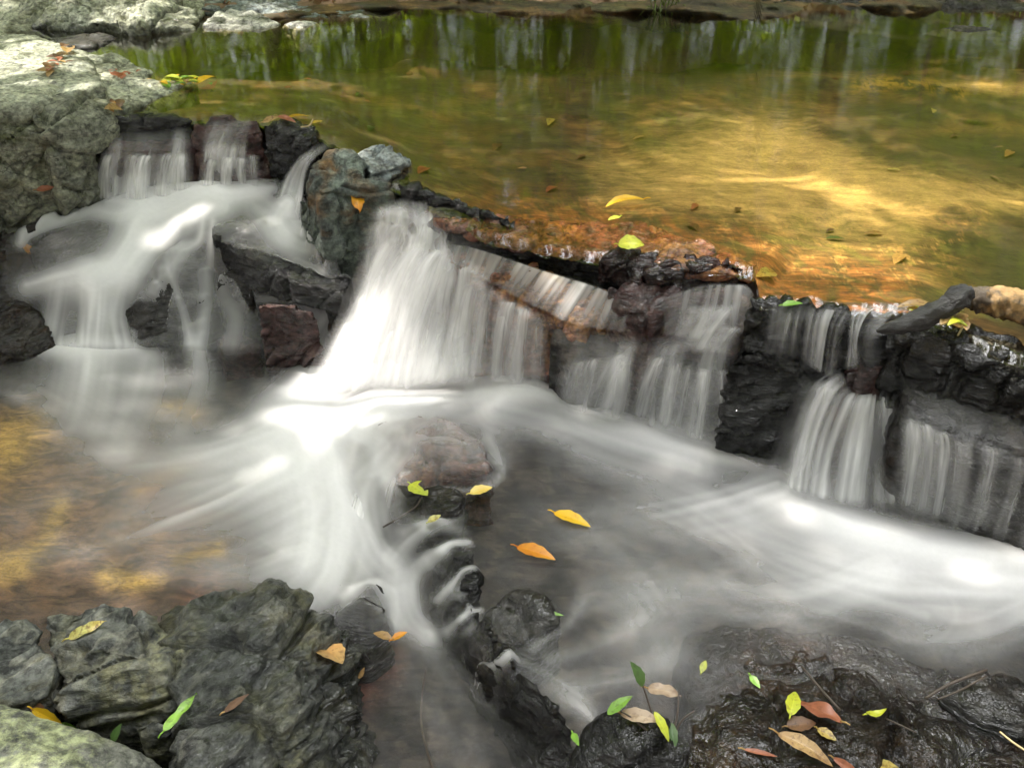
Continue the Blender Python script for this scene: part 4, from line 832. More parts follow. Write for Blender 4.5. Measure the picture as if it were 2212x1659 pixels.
fall('soft film of water gliding across the lower step at the right edge',
     [[(1935, 800, .345, .3), (1940, 835, .33, .3), (1955, 892, .31, .25)], [(2000, 806, .347, .35), (2000, 835, .338, .32), (2010, 912, .308, .2)], [(2060, 822, .35, .42), (2075, 860, .338, .25), (2080, 937, .306, .22)], [(2130, 838, .354, .45), (2150, 880, .34, .25), (2150, 962, .304, .25)], [(2212, 852, .356, .5), (2230, 910, .34, .25), (2230, 988, .30, .25)], [(2420, 915, .356, .5), (2440, 990, .34, .3), (2440, 1080, .29, .25)]], seed=14, cols=130, n=60, freq=7, streak=.3, gain=.5, ragged=0., feather=.3)
fall('small fringed waterfall over the left side of the smooth red brown rock',
     [[(812, 945, .118, .1), (795, 980, .085, .4), (765, 1050, .03, .6), (745, 1110, .005, .6)], [(822, 965, .118, .15), (808, 1000, .085, .5), (785, 1065, .03, .6), (768, 1125, .005, .6)], [(838, 990, .118, .15), (826, 1020, .085, .5), (808, 1080, .03, .5), (798, 1135, .005, .5)], [(855, 1015, .115, .12), (846, 1040, .085, .4), (832, 1090, .03, .4), (822, 1140, .005, .4)], [(866, 1032, .11, .05), (860, 1055, .085, .15), (848, 1100, .03, .15), (838, 1145, .005, .2)]], seed=15, cols=130, n=70, freq=55, streak=.9)

def plume(parent, hx, hy, hz, bx, by, bz, w0, w1, a, k, sag=.3):
    """one soft plume of water: bright rounded head, fading downwards"""
    n, m = 60, 26
    A, B = P(hx, hy, hz), P(bx, by, bz); t = np.linspace(0, 1, n)[:, None, None]
    out = (B-A)*np.array([1, 1, 0]); 
    C = A+np.array([0, 0, (B-A)[2]])*t**1.5+out*t**.75
    u = np.linspace(-1, 1, m)[None, :]
    tt = t[..., 0]; W = 1.35*(w0+(w1-w0)*tt**.7)*np.linalg.norm(A-np.array([0, 0, CAM_H]))/FOC
    side = np.array([.97, -.22, 0])
    G = C+side*(u*W)[..., None]; G[..., 1] += (u**2*W*.5); G[..., 1] -= .012
    sk = pn(u*3.2+k*7+0*tt, tt*1.5+k, 0*tt*u)*.6+pn(u*8+k*3+0*tt, tt*2.5, 0*tt*u+k)*.4
    F = .8*a*np.exp(-(u*1.75)**2)*sst(0, .2+.1*math.sin(k*5), tt-.08*u**2)*(1-.4*tt)*sst(1, .86, tt)*(1+1.2*sk)
    me = grid_mesh('water_plume', G, None, {'foam': np.clip(F, 0, .96), 'flow_across': u*4+k*11+0*tt, 'flow_along': tt*3+0*u})
    return link('water_plume', me, M['fall'], parent)
def plumes(parent, L, seed):
    r2 = np.random.default_rng(seed)
    for k, q in enumerate(L): plume(parent, *q, seed*3.1+k)
FALLS = {o['label'][:12]: o for o in COL.objects if o.name.startswith('waterfall')}
plumes(FALLS['broad thin v'], [(1262, 775, .272, 1222, 880, .09, 16, 26, .5), (1290, 768, .28, 1255, 888, .09, 12, 24, .55), (1362, 758, .285, 1290, 895, .09, 15, 34, .85), (1348, 775, .275, 1320, 905, .09, 10, 20, .5), (1432, 764, .292, 1375, 912, .09, 13, 28, .8), (1464, 772, .29, 1430, 930, .09, 11, 24, .75), (1492, 778, .29, 1455, 940, .09, 10, 20, .5), (1523, 788, .285, 1495, 955, .09, 13, 24, .7), (1560, 790, .285, 1545, 968, .09, 10, 18, .4), (1590, 700, .372, 1545, 760, .315, 22, 34, .5), (1535, 655, .41, 1490, 735, .33, 24, 44, .5), (1590, 650, .41, 1500, 760, .31, 26, 46, .55)], 3)
plumes(FALLS['twin stream '], [(988, 560, .375, 940, 800, .07, 20, 44, .75), (1034, 597, .352, 985, 815, .08, 16, 34, .8), (1062, 620, .34, 1030, 825, .09, 14, 26, .55), (1104, 645, .335, 1075, 832, .09, 17, 28, .9), (1136, 655, .325, 1118, 840, .09, 15, 24, .8), (1165, 680, .312, 1158, 848, .09, 12, 20, .35)], 5)
plumes(FALLS['main waterfa'], [(905, 490, .425, 770, 800, .05, 20, 60, .6), (935, 515, .405, 800, 830, .04, 22, 60, .9), (960, 530, .395, 860, 830, .05, 22, 56, .8), (870, 480, .43, 830, 640, .22, 20, 40, .5), (835, 475, .43, 800, 640, .2, 18, 36, .45)], 7)
plumes(FALLS['second water'], [(470, 336, .395, 452, 418, .285, 14, 22, .8), (497, 334, .395, 490, 420, .285, 13, 20, .9), (524, 338, .39, 526, 414, .29, 12, 18, .7), (548, 330, .395, 552, 410, .3, 10, 14, .4)], 9)
plumes(FALLS['first waterf'], [(250, 326, .39, 228, 440, .235, 17, 24, .8), (300, 328, .388, 285, 448, .235, 12, 20, .6), (325, 330, .386, 302, 450, .24, 14, 24, .8), (372, 326, .39, 352, 438, .255, 16, 24, .6), (400, 322, .392, 392, 428, .265, 15, 22, .8)], 11)
plumes(FALLS['pale straigh'], [(1962, 893, .318, 1950, 1105, .09, 15, 26, .75), (1990, 903, .316, 1982, 1115, .09, 13, 22, .6), (2026, 922, .31, 2012, 1128, .09, 13, 24, .65), (2050, 930, .308, 2040, 1135, .09, 9, 16, .35)], 13)
plumes(FALLS['faint scatte'], [(2075, 946, .312, 2055, 1140, .09, 10, 18, .25), (2134, 956, .314, 2095, 1155, .09, 13, 26, .38), (2192, 976, .312, 2150, 1172, .09, 12, 26, .32), (2260, 1000, .305, 2215, 1195, .09, 14, 28, .4)], 15)
plumes(FALLS['fan shaped w'], [(1790, 812, .335, 1715, 1060, .09, 20, 50, .45), (1960, 812, .33, 1990, 1100, .09, 16, 30, .4)], 17)

# ------------------------------------------------------------------ upper pool: water sheet and bed
LIPX = [-900, 150, 232, 300, 412, 520, 565, 690, 780, 850, 900, 1000, 1050, 1150, 1280, 1400, 1520, 1630, 1645, 1800, 1970, 2045, 2127, 2212, 2900]
LIPY = [300, 250, 246, 240, 254, 258, 265, 290, 345, 400, 425, 478, 512, 530, 556, 558, 574, 588, 648, 664, 668, 715, 748, 776, 1040]
lip = lambda X: np.interp(X, LIPX, LIPY)
def lip_grid(dx, dt, extra=0.):
    xs = np.arange(-1300, 3500, dx); t = np.concatenate([np.arange(-extra, 30, 3.), np.arange(30, 1700, dt)])
    X, T = np.meshgrid(xs, t[::-1])
    ly = lip(X)+9*pn(X/34, 0*X, 0*X+5)+5*pn(X/11, 0*X, 0*X+8)
    return X, np.maximum(ly-T, -118), T
X, Y, T = lip_grid(5, 9)
G = P(X, Y, ZU+0*X)
G[..., 2] -= .014*sst(26, 0, T)**1.6+.006*sst(90, 20, T)
G[..., 2] += .004*pn(X/26, Y/14, 0*X)*sst(90, 20, T)
o = link('upper_pool_water', grid_mesh('upper_pool_water', G, Y > -117.5), M['pool']); struct(o)

X, Y, T = lip_grid(4, 4, 8)
Pw = P(X, Y, .3+0*X)
lipd = polydist(X, Y, list(zip(LIPX, LIPY)))[0]*np.sign(T+1e-3)
far = sst(60, 10, Y)
Z = .28-.06*sst(0, 250, lipd)+.13*sst(110, 0, lipd)
Z = Z+.03*fbm(Pw, 3, 3, .5, 3)
right = sst(1950, 2212, X)*sst(250, 500, Y)*sst(20, 200, lipd)
Z -= .06*right
Z += .25*sst(3.75, 5.0, Pw[..., 1]+.25*pn(Pw[..., 0]*1.1, Pw[..., 1]*1.1, 0*X))
ps = np.clip((Y+260)/700, .3, 2.)
wp = np.stack([X/52/ps+1.0*pn(X/90, Y/40, 0*X), Y/13/ps+1.0*pn(X/80, Y/36, 0*X+4), 0*X], -1)
n1 = fbm(wp, .35, 4, .55, 2); n2 = fbm(wp, 1.3, 4, .6, 8); n3 = fbm(np.stack([X/34+Y/60, Y/5, 0*X], -1), .5, 5, .65, 5)
def c3(*c): return np.array(c)[None, None]
def blend(a, b, m): return a+(b-a)*np.clip(m, 0, 1)[..., None]
olive = c3(.062, .046, .018); brown = c3(.090, .050, .019); darkc = c3(.022, .02, .010); sand = c3(.56, .40, .17); orange = c3(.32, .12, .035); green = c3(.09, .10, .03); vein = c3(.66, .40, .15)
C = blend(olive+0*X[..., None], brown, sst(-.3, .5, n1))
C = blend(C, green, .6*sst(.0, .6, -n1+.5*n2))
C0 = C
C = blend(C, darkc, .45*sst(.1, .7, n3+.3*n2))
n5 = fbm(np.stack([Pw[..., 0]*3.2, Pw[..., 1]*4.2, 0*X], -1), 1.0, 5, .6, 31)
C = blend(C, darkc*1.2, .75*sst(.12, .5, n5)); C = blend(C, c3(.19, .115, .04), .6*sst(.15, .5, -n5))
SAND = [
 ([(1480, 330, 60, .5), (1640, 320, 70, 1.3), (1760, 355, 70, 1.1), (1900, 400, 50, .9), (2100, 425, 36, .8), (2260, 440, 40, .7)], .25, 30),
 ([(1300, 370, 40, .4), (1500, 385, 60, .7), (1700, 410, 50, .6)], .4, 14),
 ([(1980, 140, 16, .7), (2100, 130, 18, 1.2), (2260, 135, 20, 1.2)], .3, 12),
 ([(2000, 185, 10, .5), (2120, 190, 14, 1.1), (2260, 195, 16, 1.0)], .3, 10),
 ([(500, 105, 16, .7), (650, 120, 16, .8), (800, 140, 14, .7), (880, 125, 10, .6)], .5, 8),
 ([(900, 105, 12, .6), (1000, 115, 10, .5)], .5, 8),
 ([(1700, 500, 70, .6), (1850, 470, 60, .8), (1960, 500, 50, .7)], .4, 14),
 ([(1300, 430, 26, .5), (1500, 440, 30, .5), (1700, 450, 30, .5)], .7, 8)]
sm_ = foam_field(X, Y, SAND, 2)
C = blend(C, sand, sm_*(.85+.25*sst(-.4, .5, n2)))
led = sst(150, 30, lipd+40*n1)*sst(960, 1150, X)*sst(2050, 1900, X)
led = np.maximum(led, foam_field(X, Y, [([(1120, 460, 40, .9), (1250, 500, 60, 1.), (1450, 520, 60, .9), (1620, 560, 60, .7), (1720, 620, 50, .7), (1850, 625, 30, .6)], .1, 30)], 1))
oc = blend(brown*1.1+0*X[..., None], orange, sst(-.3, .3, n2+.4*n1))
oc = blend(oc, darkc*1.5, .7*sst(.15, .6, n3))
C = blend(C, oc, led)
vv = np.exp(-(fbm(np.stack([X/120+Y/60, Y/34-X/160, 0*X], -1), 1.0, 4, .6, 21)/.05)**2)
vm = foam_field(X, Y, [([(1600, 520, 70, .8), (1800, 540, 80, 1.), (1950, 560, 70, .9), (2080, 500, 60, .7)], .2, 30), ([(1200, 450, 40, .4), (1400, 480, 50, .5)], .2, 30)], 1)
C = blend(C, vein, .75*vv*vm)
C = blend(C, green*1.2+c3(.05, .05, .0), .5*vm*sst(.1, .5, -n2))
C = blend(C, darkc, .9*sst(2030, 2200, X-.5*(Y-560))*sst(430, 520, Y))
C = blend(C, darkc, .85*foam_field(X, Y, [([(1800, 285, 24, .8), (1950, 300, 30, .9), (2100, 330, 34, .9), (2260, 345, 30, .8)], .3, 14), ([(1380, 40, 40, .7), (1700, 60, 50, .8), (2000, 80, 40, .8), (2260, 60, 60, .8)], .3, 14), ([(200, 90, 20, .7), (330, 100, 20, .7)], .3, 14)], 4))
leafy = foam_field(X, Y, [([(1850, 185, 14, .7), (1960, 180, 16, .9), (2080, 200, 16, .9)], .3, 14)], 4)
C = blend(C, blend(c3(.5, .33, .05)+0*X[..., None], darkc, sst(-.1, .2, n2+.7*n3)), leafy)
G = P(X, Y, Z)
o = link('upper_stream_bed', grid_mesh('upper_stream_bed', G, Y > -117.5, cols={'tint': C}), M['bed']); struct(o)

# bed of the lower pools
xs = np.arange(-800, 2900, 5.0); ys = np.arange(690, 2050, 5.0); X, Y = np.meshgrid(xs, ys)
Z = -.10+z_low(X, Y)*.8; Pw = P(X, Y, Z); Z = Z+.02*fbm(Pw, 5, 3, .5, 6)
n2 = fbm(np.stack([X/50, Y/40, 0*X], -1), 1.0, 4, .55, 8)
C = blend(c3(.036, .028, .023)+0*X[..., None], c3(.016, .014, .013), sst(-.3, .4, n2))
C = blend(C, c3(.13, .065, .028)*(1+.5*n2[..., None]), foam_field(X, Y, [([(-200, 1100, 260, .9), (150, 1120, 230, .95), (400, 1180, 150, .8)], 0, 30)], 0))
C = blend(C, c3(.36, .22, .05), foam_field(X, Y, [([(-200, 960, 120, 1.), (0, 960, 80, 1.), (60, 930, 50, .8)], .2, 30), ([(0, 1230, 30, .9), (90, 1180, 26, .7), (130, 1090, 24, .6)], .3, 14), ([(230, 1245, 26, .9), (290, 1255, 24, .95), (350, 1250, 16, .5)], .3, 14), ([(380, 1210, 16, .6), (470, 1185, 20, .8)], .3, 14), ([(340, 880, 24, .35), (410, 885, 24, .6)], .3, 14), ([(0, 1215, 40, .6), (40, 1230, 30, .6)], .3, 14), ([(300, 1060, 20, .3), (420, 1000, 20, .3)], .3, 10)], 3))
C = blend(C, c3(.12, .04, .022), foam_field(X, Y, [([(330, 1080, 40, .5), (400, 1120, 40, .4)], .3, 14), ([(780, 1500, 40, .7), (840, 1440, 40, .5)], .3, 20), ([(420, 1290, 40, .5)]*2, .3, 20), ([(870, 850, 40, .3), (950, 1000, 60, .3)], .3, 14)], 3))
o = link('lower_stream_bed', grid_mesh('lower_stream_bed', P(X, Y, Z), None, cols={'tint': C}), M['bed']); struct(o)
# bedrock core below the cascade and the ledge, so that nothing is hollow from the side
def quadsheet(name, pts, mat, res=60, amp=.05, f=2.):
    a, b, c, d = [np.array(p, float) for p in pts]
    u = np.linspace(0, 1, res)[None, :, None]; v = np.linspace(0, 1, res)[:, None, None]
    G = (a*(1-u)+b*u)*(1-v)+(d*(1-u)+c*u)*v
    G[..., 2] += amp*fbm(G, f, 4, .5, 2)
    return link(name, grid_mesh(name, G), mat)
ground = quadsheet('ground', [(-60, -30, -.6), (60, -30, -.6), (60, 4.6, -.6), (-60, 4.6, -.6)], M['soil'], 40, .05); struct(ground)
# far bank: litter slope and wooded hillside behind it
def bank(name, ys, mat):
    xs = np.concatenate([np.linspace(-60, -6, 30), np.linspace(-5.8, 5.8, 120), np.linspace(6, 60, 30)])
    X, Yw = np.meshgrid(xs, ys)
    edge = 4.25+.35*pn(X*.6, 0*X, 0*X+2)-.30*sst(-.2, -2.0, X)
    Z = .06+sst(-.30, .06, Yw-edge)*.41+sst(0., .9, Yw-edge)*.2+np.maximum(Yw-edge-.6, 0)*.10
    G = np.stack([X, Yw, Z], -1); G[..., 2] += .04*fbm(G, 2.5, 4, .55, 5)+.35*sst(7, 14, Yw)*fbm(G, .3, 3, .5, 2)
    o = link(name, grid_mesh(name, G), mat); struct(o)
bank('far_bank', np.linspace(3.6, 5.2, 40), M['soil'])
bank('hillside', np.linspace(5.2, 60, 110), M['hill'])

# ------------------------------------------------------------------ trees
def tube(pts, radii, seg=10, jitter=0., seed=0, twist=0.):
    """tapered tube mesh data through points"""
    pts = np.array(pts, float); n = len(pts); vs_, fs = [], []
    r2 = np.random.default_rng(seed)
    prev = None
    for i in range(n):
        t = pts[min(i+1, n-1)]-pts[max(i-1, 0)]; t /= np.linalg.norm(t)+1e-9
        a = np.cross(t, [0, 0, 1.]) if abs(t[2]) < .9 else np.cross(t, [1., 0, 0])
        if prev is not None: a = prev-t*np.dot(prev, t)
        a /= np.linalg.norm(a)+1e-9; b = np.cross(t, a); prev = a
        for k in range(seg):
            an = 2*math.pi*k/seg
            kn = float(pn(np.array(math.cos(an)*1.6+seed), math.sin(an)*1.6, i*.16))+.5*float(pn(np.array(math.cos(an)*4+seed), math.sin(an)*4, i*.1)) if jitter else 0.
            vs_.append(pts[i]+(a*math.cos(an)+b*math.sin(an))*radii[i]*(1+jitter*(.35*r2.normal()+4.5*kn)))
    for i in range(n-1):
        for k in range(seg):
            fs.append((i*seg+k, i*seg+(k+1) % seg, (i+1)*seg+(k+1) % seg, (i+1)*seg+k))
    fs.append(tuple(range(seg))[::-1]); fs.append(tuple((n-1)*seg+k for k in range(seg)))
    return vs_, fs
def mesh_of(name, parts, smooth=True):
    V_, F_ = [], []
    for v, f in parts:
        o0 = len(V_); V_ += [tuple(p) for p in v]; F_ += [tuple(i+o0 for i in q) for q in f]
    me = bpy.data.meshes.new(name); me.from_pydata(V_, [], F_)
    if smooth: me.polygons.foreach_set('use_smooth', np.ones(len(me.polygons), bool))
    me.update(); return me
def leaf_cards(name, C, size, seed, droop=.3):
    """many small folded leaves centred at C"""
    r2 = np.random.default_rng(seed); n = len(C)
    a = r2.normal(size=(n, 3)); a[:, 2] = a[:, 2]*.5-droop; a /= np.linalg.norm(a, axis=1)[:, None]
    b = np.cross(a, r2.normal(size=(n, 3))); b /= np.linalg.norm(b, axis=1)[:, None]
    L = (size*(.6+.8*r2.random(n)))[:, None]; W = L*.42
    co = np.stack([C-a*L*.5, C+b*W*.5, C+a*L*.5, C-b*W*.5], 1).reshape(-1, 3)
    me = bpy.data.meshes.new(name)
    me.vertices.add(n*4); me.vertices.foreach_set('co', co.astype(np.float32).ravel())
    me.loops.add(n*4); me.loops.foreach_set('vertex_index', np.arange(n*4, dtype=np.int32))
    me.polygons.add(n); me.polygons.foreach_set('loop_start', np.arange(0, n*4, 4, dtype=np.int32))
    me.update(calc_edges=True); return me

def make_tree(seed, h, crown_w, nleaf, mat, lean=0., low=.25):
    r2 = np.random.default_rng(seed)
    root = bpy.data.objects.new('tree', None); COL.objects.link(root)
    top = np.array([lean*h, 0, h*.92])
    tp = [np.array([lean*h*t*t+.08*math.sin(5*t+seed), .08*math.cos(4*t+seed), -.3+(h*.92+.3)*t]) for t in np.linspace(0, 1, 9)]
    parts = [tube(tp, np.linspace(.10, .03, 9)*h/6, 9)]
    cl = []
    for k in range(26):
        t = low+(1-low)*r2.random(); i = t*8; i0 = min(int(i), 7); b0 = tp[i0]+(tp[i0+1]-tp[i0])*(i-i0)
        an = r2.random()*6.28; ln = crown_w*(.35+.75*r2.random())*(1.15-.7*t)
        e = b0+np.array([math.cos(an)*ln, math.sin(an)*ln, ln*(.1+.5*r2.random())])
        parts.append(tube([b0, b0+(e-b0)*.5+np.array([0, 0, .06]), e], [.03*h/6, .02*h/6, .008], 5))
        for q in range(3): cl.append((b0+(e-b0)*(.55+.5*r2.random())+r2.normal(size=3)*.15, crown_w*(.13+.16*r2.random())))
    C = []
    for c, r in cl:
        m = int(nleaf/len(cl)*(.5+r2.random())); C.append(c+r2.normal(size=(m, 3))*np.array([r, r, r*.75]))
    link('trunk', mesh_of('trunk', parts), M['trunk'], root)
    link('crown', leaf_cards('crown', np.concatenate(C), .11, seed), M[mat], root)
    return root
protos = [make_tree(11, 6.5, 2.0, 5200, 'fol1'), make_tree(12, 5.2, 2.2, 5200, 'fol2', .06, .12), make_tree(13, 7.5, 1.8, 4600, 'fol3', -.04), make_tree(14, 3.0, 1.7, 4200, 'fol2', .05, .05)]
TREES = [(0, -4.6, 7.4, 0), (3, -.45, 5.0, 1.7), (3, -1.75, 4.9, .4), (3, 1.0, 5.2, 3.9), (3, 2.35, 5.1, 5.0), (1, -.9, 6.0, 4.4), (1, 2.2, 6.1, .8), (0, .5, 6.6, 2.4), (2, -1.9, 7.4, 1.1), (0, 4.2, 7.0, 2.9), (1, -2.4, 6.6, 1), (3, -1.1, 6.4, 2), (2, -.3, 8.6, 0.5), (1, 1.4, 7.8, 3), (0, 2.9, 7.0, 4), (3, 3.4, 6.2, 1), (2, 5.0, 8.2, 2.2), (1, 6.6, 7.2, 5), (0, 8.6, 9.2, 1.3), (2, -7.2, 9.6, 2.8),
         (3, -6.2, 6.4, 4.2), (1, -3.6, 10.4, 2), (0, 1.2, 11.2, 5.1), (2, 3.6, 11.0, 3.3), (0, 6.8, 11.6, .3), (3, 5.2, 6.3, 2.6), (3, .6, 6.6, 5.4)]
TREES += [(1, -3.1, 8.6, 3.1), (2, -.9, 9.8, 1.9), (1, .4, 7.2, 2.2), (2, 2.1, 9.2, 4.1), (1, 4.4, 9.6, .2), (0, 5.8, 7.0, 1.6), (1, -5.4, 8.6, 5.5), (2, 8.0, 11.0, 2.7), (0, -1.5, 12.5, .9), (0, 3.0, 13.0, 2.0), (0, -6, 12.5, 4.9), (0, 7.5, 13.5, 3.4)]
TL = ['tall tree of the far bank, its trunk and leaves mirrored in the pool', 'bright green leaning tree mirrored in the pool', 'tall dark tree of the far bank mirrored in the pool', 'low bright green bush mirrored in the pool']
used = set()
for k, x, y, rz in TREES:
    src = protos[k]
    if k in used:
        t = src.copy(); COL.objects.link(t)
        for c in list(src.children):
            d = c.copy(); COL.objects.link(d); d.parent = t
    else: t = src; used.add(k)
    e = 4.25; zz = .5+max(y-e-.6, 0)*.10; sc = .42 if (k == 3 and y < 5.6) else 1.0
    t.location = (x, y, zz-.16); t.rotation_euler = (0, 0, rz); t.scale = (sc, sc, sc)
    tag(t, TL[k], 'bush' if k == 3 else 'tree', 'trees beyond the far bank')

for x, y, rz, sc in ((2.6, -1.8, 1, 1.1), (-.6, -3.2, 2, 1.2), (-3.2, -1.6, 3, 1.1), (3.6, 1.2, 4, 1.0), (4.2, 3.6, 5, 1.0), (-5.4, .4, .5, 1.0)):  # trees added out of view, behind and beside the camera, to dim the ambient sky
    src = protos[0]; t = src.copy(); COL.objects.link(t)
    for c in list(src.children):
        d = c.copy(); COL.objects.link(d); d.parent = t
    t.location = (x, y, -.3); t.rotation_euler = (0, 0, rz); t.scale = (sc, sc, sc)
    tag(t, 'unseen tree added on the near banks to hold back sky light', 'tree', 'unseen trees added on the near banks')

# the tree that leans over the stream from the left bank and breaks the sunlight into patches
SPOTS = [(60, 110, .5, .26), (-120, 170, .52, .3), (150, 165, .5, .12), (90, 195, .5, .10), (10, 200, .5, .12), (180, 235, .48, .05), (250, 30, .55, .25), (420, 30, .52, .15), (530, 40, .52, .15), (330, 185, .47, .06), (640, 50, .5, .1),
         (1590, 340, .28, .09), (1700, 352, .28, .10), (1830, 390, .28, .11), (1980, 420, .28, .09), (2130, 436, .28, .08), (2110, 135, .28, .12), (2230, 140, .28, .14), (2180, 196, .28, .10), (650, 118, .3, .11), (880, 124, .3, .08),
         (1150, 470, .44, .05), (1250, 495, .44, .08), (1400, 520, .44, .09), (1560, 560, .44, .07), (1700, 500, .38, .1), (1830, 490, .35, .14), (1930, 540, .36, .1), (1900, 610, .42, .07),
         (760, 868, .0, .16), (850, 850, .03, .12), (970, 845, .05, .07),  (1230, 665, .33, .05), (2150, 640, .5, .06), (930, 600, .3, .05), (1360, 520, .47, .04), (470, 400, .26, .04)]
GP = []
for a, b, z, r in SPOTS:
    p = P(a, b, z); p = p-SUN*(p[2]-.3)/SUN[2]; GP.append((p[0], p[1], r))
GP = np.array(GP)
n = 27000
g = np.stack([rng.uniform(-3.2, 3.4, n), rng.uniform(-.2, 4.3, n), np.full(n, .3)], -1)
h = 4.2+2.6*rng.random(n)+.5*pn(g[:, 0]*1.3, g[:, 1]*1.3, 0*g[:, 0])
dist = np.sqrt((g[:, None, 0]-GP[None, :, 0])**2+(g[:, None, 1]-GP[None, :, 1])**2)/GP[None, :, 2]
ok = (dist.min(1) > 1.0+.25*rng.random(n)+.25*pn(g[:, 0]*9, g[:, 1]*9, 0*h)) & (pn(g[:, 0]*1.9, g[:, 1]*1.9, 0*h+7) > -.47+.10*rng.normal(size=n))
C = (g+SUN*((h-.3)/SUN[2])[:, None])[ok]
root = bpy.data.objects.new('overhanging_tree', None); COL.objects.link(root); root.location = (0, 0, 0)
tag(root, 'leafy tree leaning over the stream from the left bank, seen only by its dappled shade', 'tree')
base = np.array([-5.2, 2.6, 0.]); fork = np.array([-4.4, 3.0, 3.0])
parts = [tube([base, base*.6+fork*.4+np.array([.1, 0, 0]), fork], [.26, .2, .17], 12)]
for k in range(16):
    e = C[rng.integers(len(C))]; m = fork*.5+e*.5+np.array([0, 0, .25])
    parts.append(tube([fork, m, e], [.07, .035, .01], 6))
link('trunk', mesh_of('trunk', parts), M['trunk'], root)
link('crown', leaf_cards('crown', C, .15, 5, .1), M['fol1'], root)

# ------------------------------------------------------------------ driftwood, twigs, leaves
dg = bpy.context.evaluated_depsgraph_get(); dg.update()
WATER = {'lower_pool_water', 'upper_pool_water', 'cascade_water', 'waterfall', 'water_veil', 'water_plume', 'crown', 'trunk'}
def hit(px, py):
    o0 = Vector((0, 0, CAM_H)); d = (Vector(P(px, py, 0.0))-o0).normalized(); p = o0
    for _ in range(60):
        r, loc, nr, fi, ob, mx = scene.ray_cast(dg, p, d)
        if not r: return P(px, py, 0.0), np.array([0, 0, 1.])
        if ob.name.split('.')[0] not in WATER: return np.array(loc), np.array(nr)
        p = loc+d*.0005
    return np.array(loc), np.array(nr)
def leaf_mesh(A, B, up, wid, curl, bite=0., fold=.25, wav=.0, bend=0., seed=0):
    A, B = np.array(A), np.array(B); ax = B-A; L = np.linalg.norm(ax); ax /= L
    sd = np.cross(up, ax); sd /= np.linalg.norm(sd); nu = np.cross(ax, sd)
    nl, nw = 22, 9; u = np.linspace(0, 1, nl)[:, None]; v = np.linspace(-1, 1, nw)[None]
    half = .5*wid*L*np.sin(np.pi*np.clip(u, 0, 1)**.85)**.8*(1-.25*u)
    half = half*(1+.06*np.sin(u*23+seed))
    vv = v*half; zz = curl*L*(-(2*u-1)**2+.6)+fold*np.abs(vv)+wav*L*np.sin(u*11+seed)*v*.5
    if bite: vv = np.where((v > 0) & (np.abs(u-.55) < .22), vv*(1-bite), vv)
    lat = vv+bend*L*np.sin(np.pi*u)
    G = A+ax*(u*L)[..., None]+sd*lat[..., None]+nu*zz[..., None]
    return grid_mesh('leaf', G, None, {'across': v+0*u})
def leaf(label, mat, a, b, z=None, wid=.38, curl=.04, roll=0., off=.006, name='leaf', cat='leaf', group=None, stalk=True, parent=None, z2=None, **kw):
    if z is None:
        m, nr = hit((a[0]+b[0])/2, (a[1]+b[1])/2)
        pl = lambda p: m+nr*off+(lambda d: d*(np.dot(m-np.array([0, 0, CAM_H]), nr)/np.dot(d, nr))-(m-np.array([0, 0, CAM_H])))(P(*p, 0.0)-np.array([0, 0, CAM_H]))
        nr = nr+np.array([0, 0, .6]); nr /= np.linalg.norm(nr)
        A, B = P(*a, m[2]+off), P(*b, m[2]+off)
        A1, B1 = pl(a), pl(b)
        if np.linalg.norm(A1-B1) < 2.0*np.linalg.norm(A-B): A, B = A1, B1
    else:
        A, B = P(*a, z), P(*b, z if z2 is None else z2); nr = np.array([0, 0, 1.])
    if roll: nr = nr+roll*np.cross((B-A)/np.linalg.norm(B-A), nr)
    o = link(name, leaf_mesh(A, B, nr, wid, curl, **kw), LM[mat], parent)
    if label: tag(o, label, cat, group)
    if stalk:
        d = (A-B)*.16
        v, f = tube([A+(B-A)*.03, A+d*.5+np.array([0, 0, .002]), A+d], [.0014, .0012, .001], 6)
        st = link('stalk', mesh_of('stalk', [(v, f)]), LM['tan' if mat in ('tan', 'brown', 'rust', 'beige') else mat], o)
    return o
gl_ = 'fallen leaves on the rocks and water'
leaf('long yellow leaf floating on the upper pool above the red brown slab', 'yellow', (1392, 430), (1308, 446), .468, .34, .05, group=gl_, bend=-.12)
leaf('tiny yellow green leaf floating just below the long yellow leaf of the upper pool', 'lemon', (1340, 468), (1313, 476), .468, .5, .03, group=gl_)
leaf('curled fresh green and white leaf caught on the shiny lip of the ledge', 'lemon', (1335, 528), (1392, 528), .480, .75, .12, group=gl_, roll=.5)
leaf('small yellow leaf hanging in the gap below the shiny lip', 'yellow', (1390, 568), (1378, 602), .42, .5, .03, group=gl_, z2=.39)
leaf('bright yellow leaf drifting on the dark middle pool', 'yellow', (1196, 1106), (1276, 1137), .109, .42, .05, group=gl_)
leaf('orange leaf drifting nearest the black ridge in the middle pool', 'orange', (1116, 1180), (1200, 1208), .109, .46, .05, group=gl_)
leaf('pale yellow oval leaf at the front of the smooth red brown rock', 'pale', (1015, 1066), (1064, 1052), .122, .62, .02, group=gl_)
leaf('bitten lemon green leaf on the black rock left of the pale yellow oval leaf', 'lemon', (886, 1045), (924, 1070), .13, .85, .03, group=gl_, bite=.75)
leaf('small olive leaf where the water curls over the black ridge', 'mottled', (925, 1128), (952, 1112), .12, .6, .02, group=gl_)
leaf('slim green leaf floating beyond the black ridge in the middle pool', 'green', (1162, 1322), (1218, 1329), .109, .26, .03, group=gl_)
leaf('yellow leaf with a brown blotch on top of the grey boulder', 'mottled', (152, 1382), (234, 1343), None, .34, .03, group=gl_, wav=.06)
leaf('long bright green leaf lying between the boulders at the bottom left', 'green', (362, 1590), (433, 1507), None, .34, -.02, group=gl_, off=.012, wav=.06)
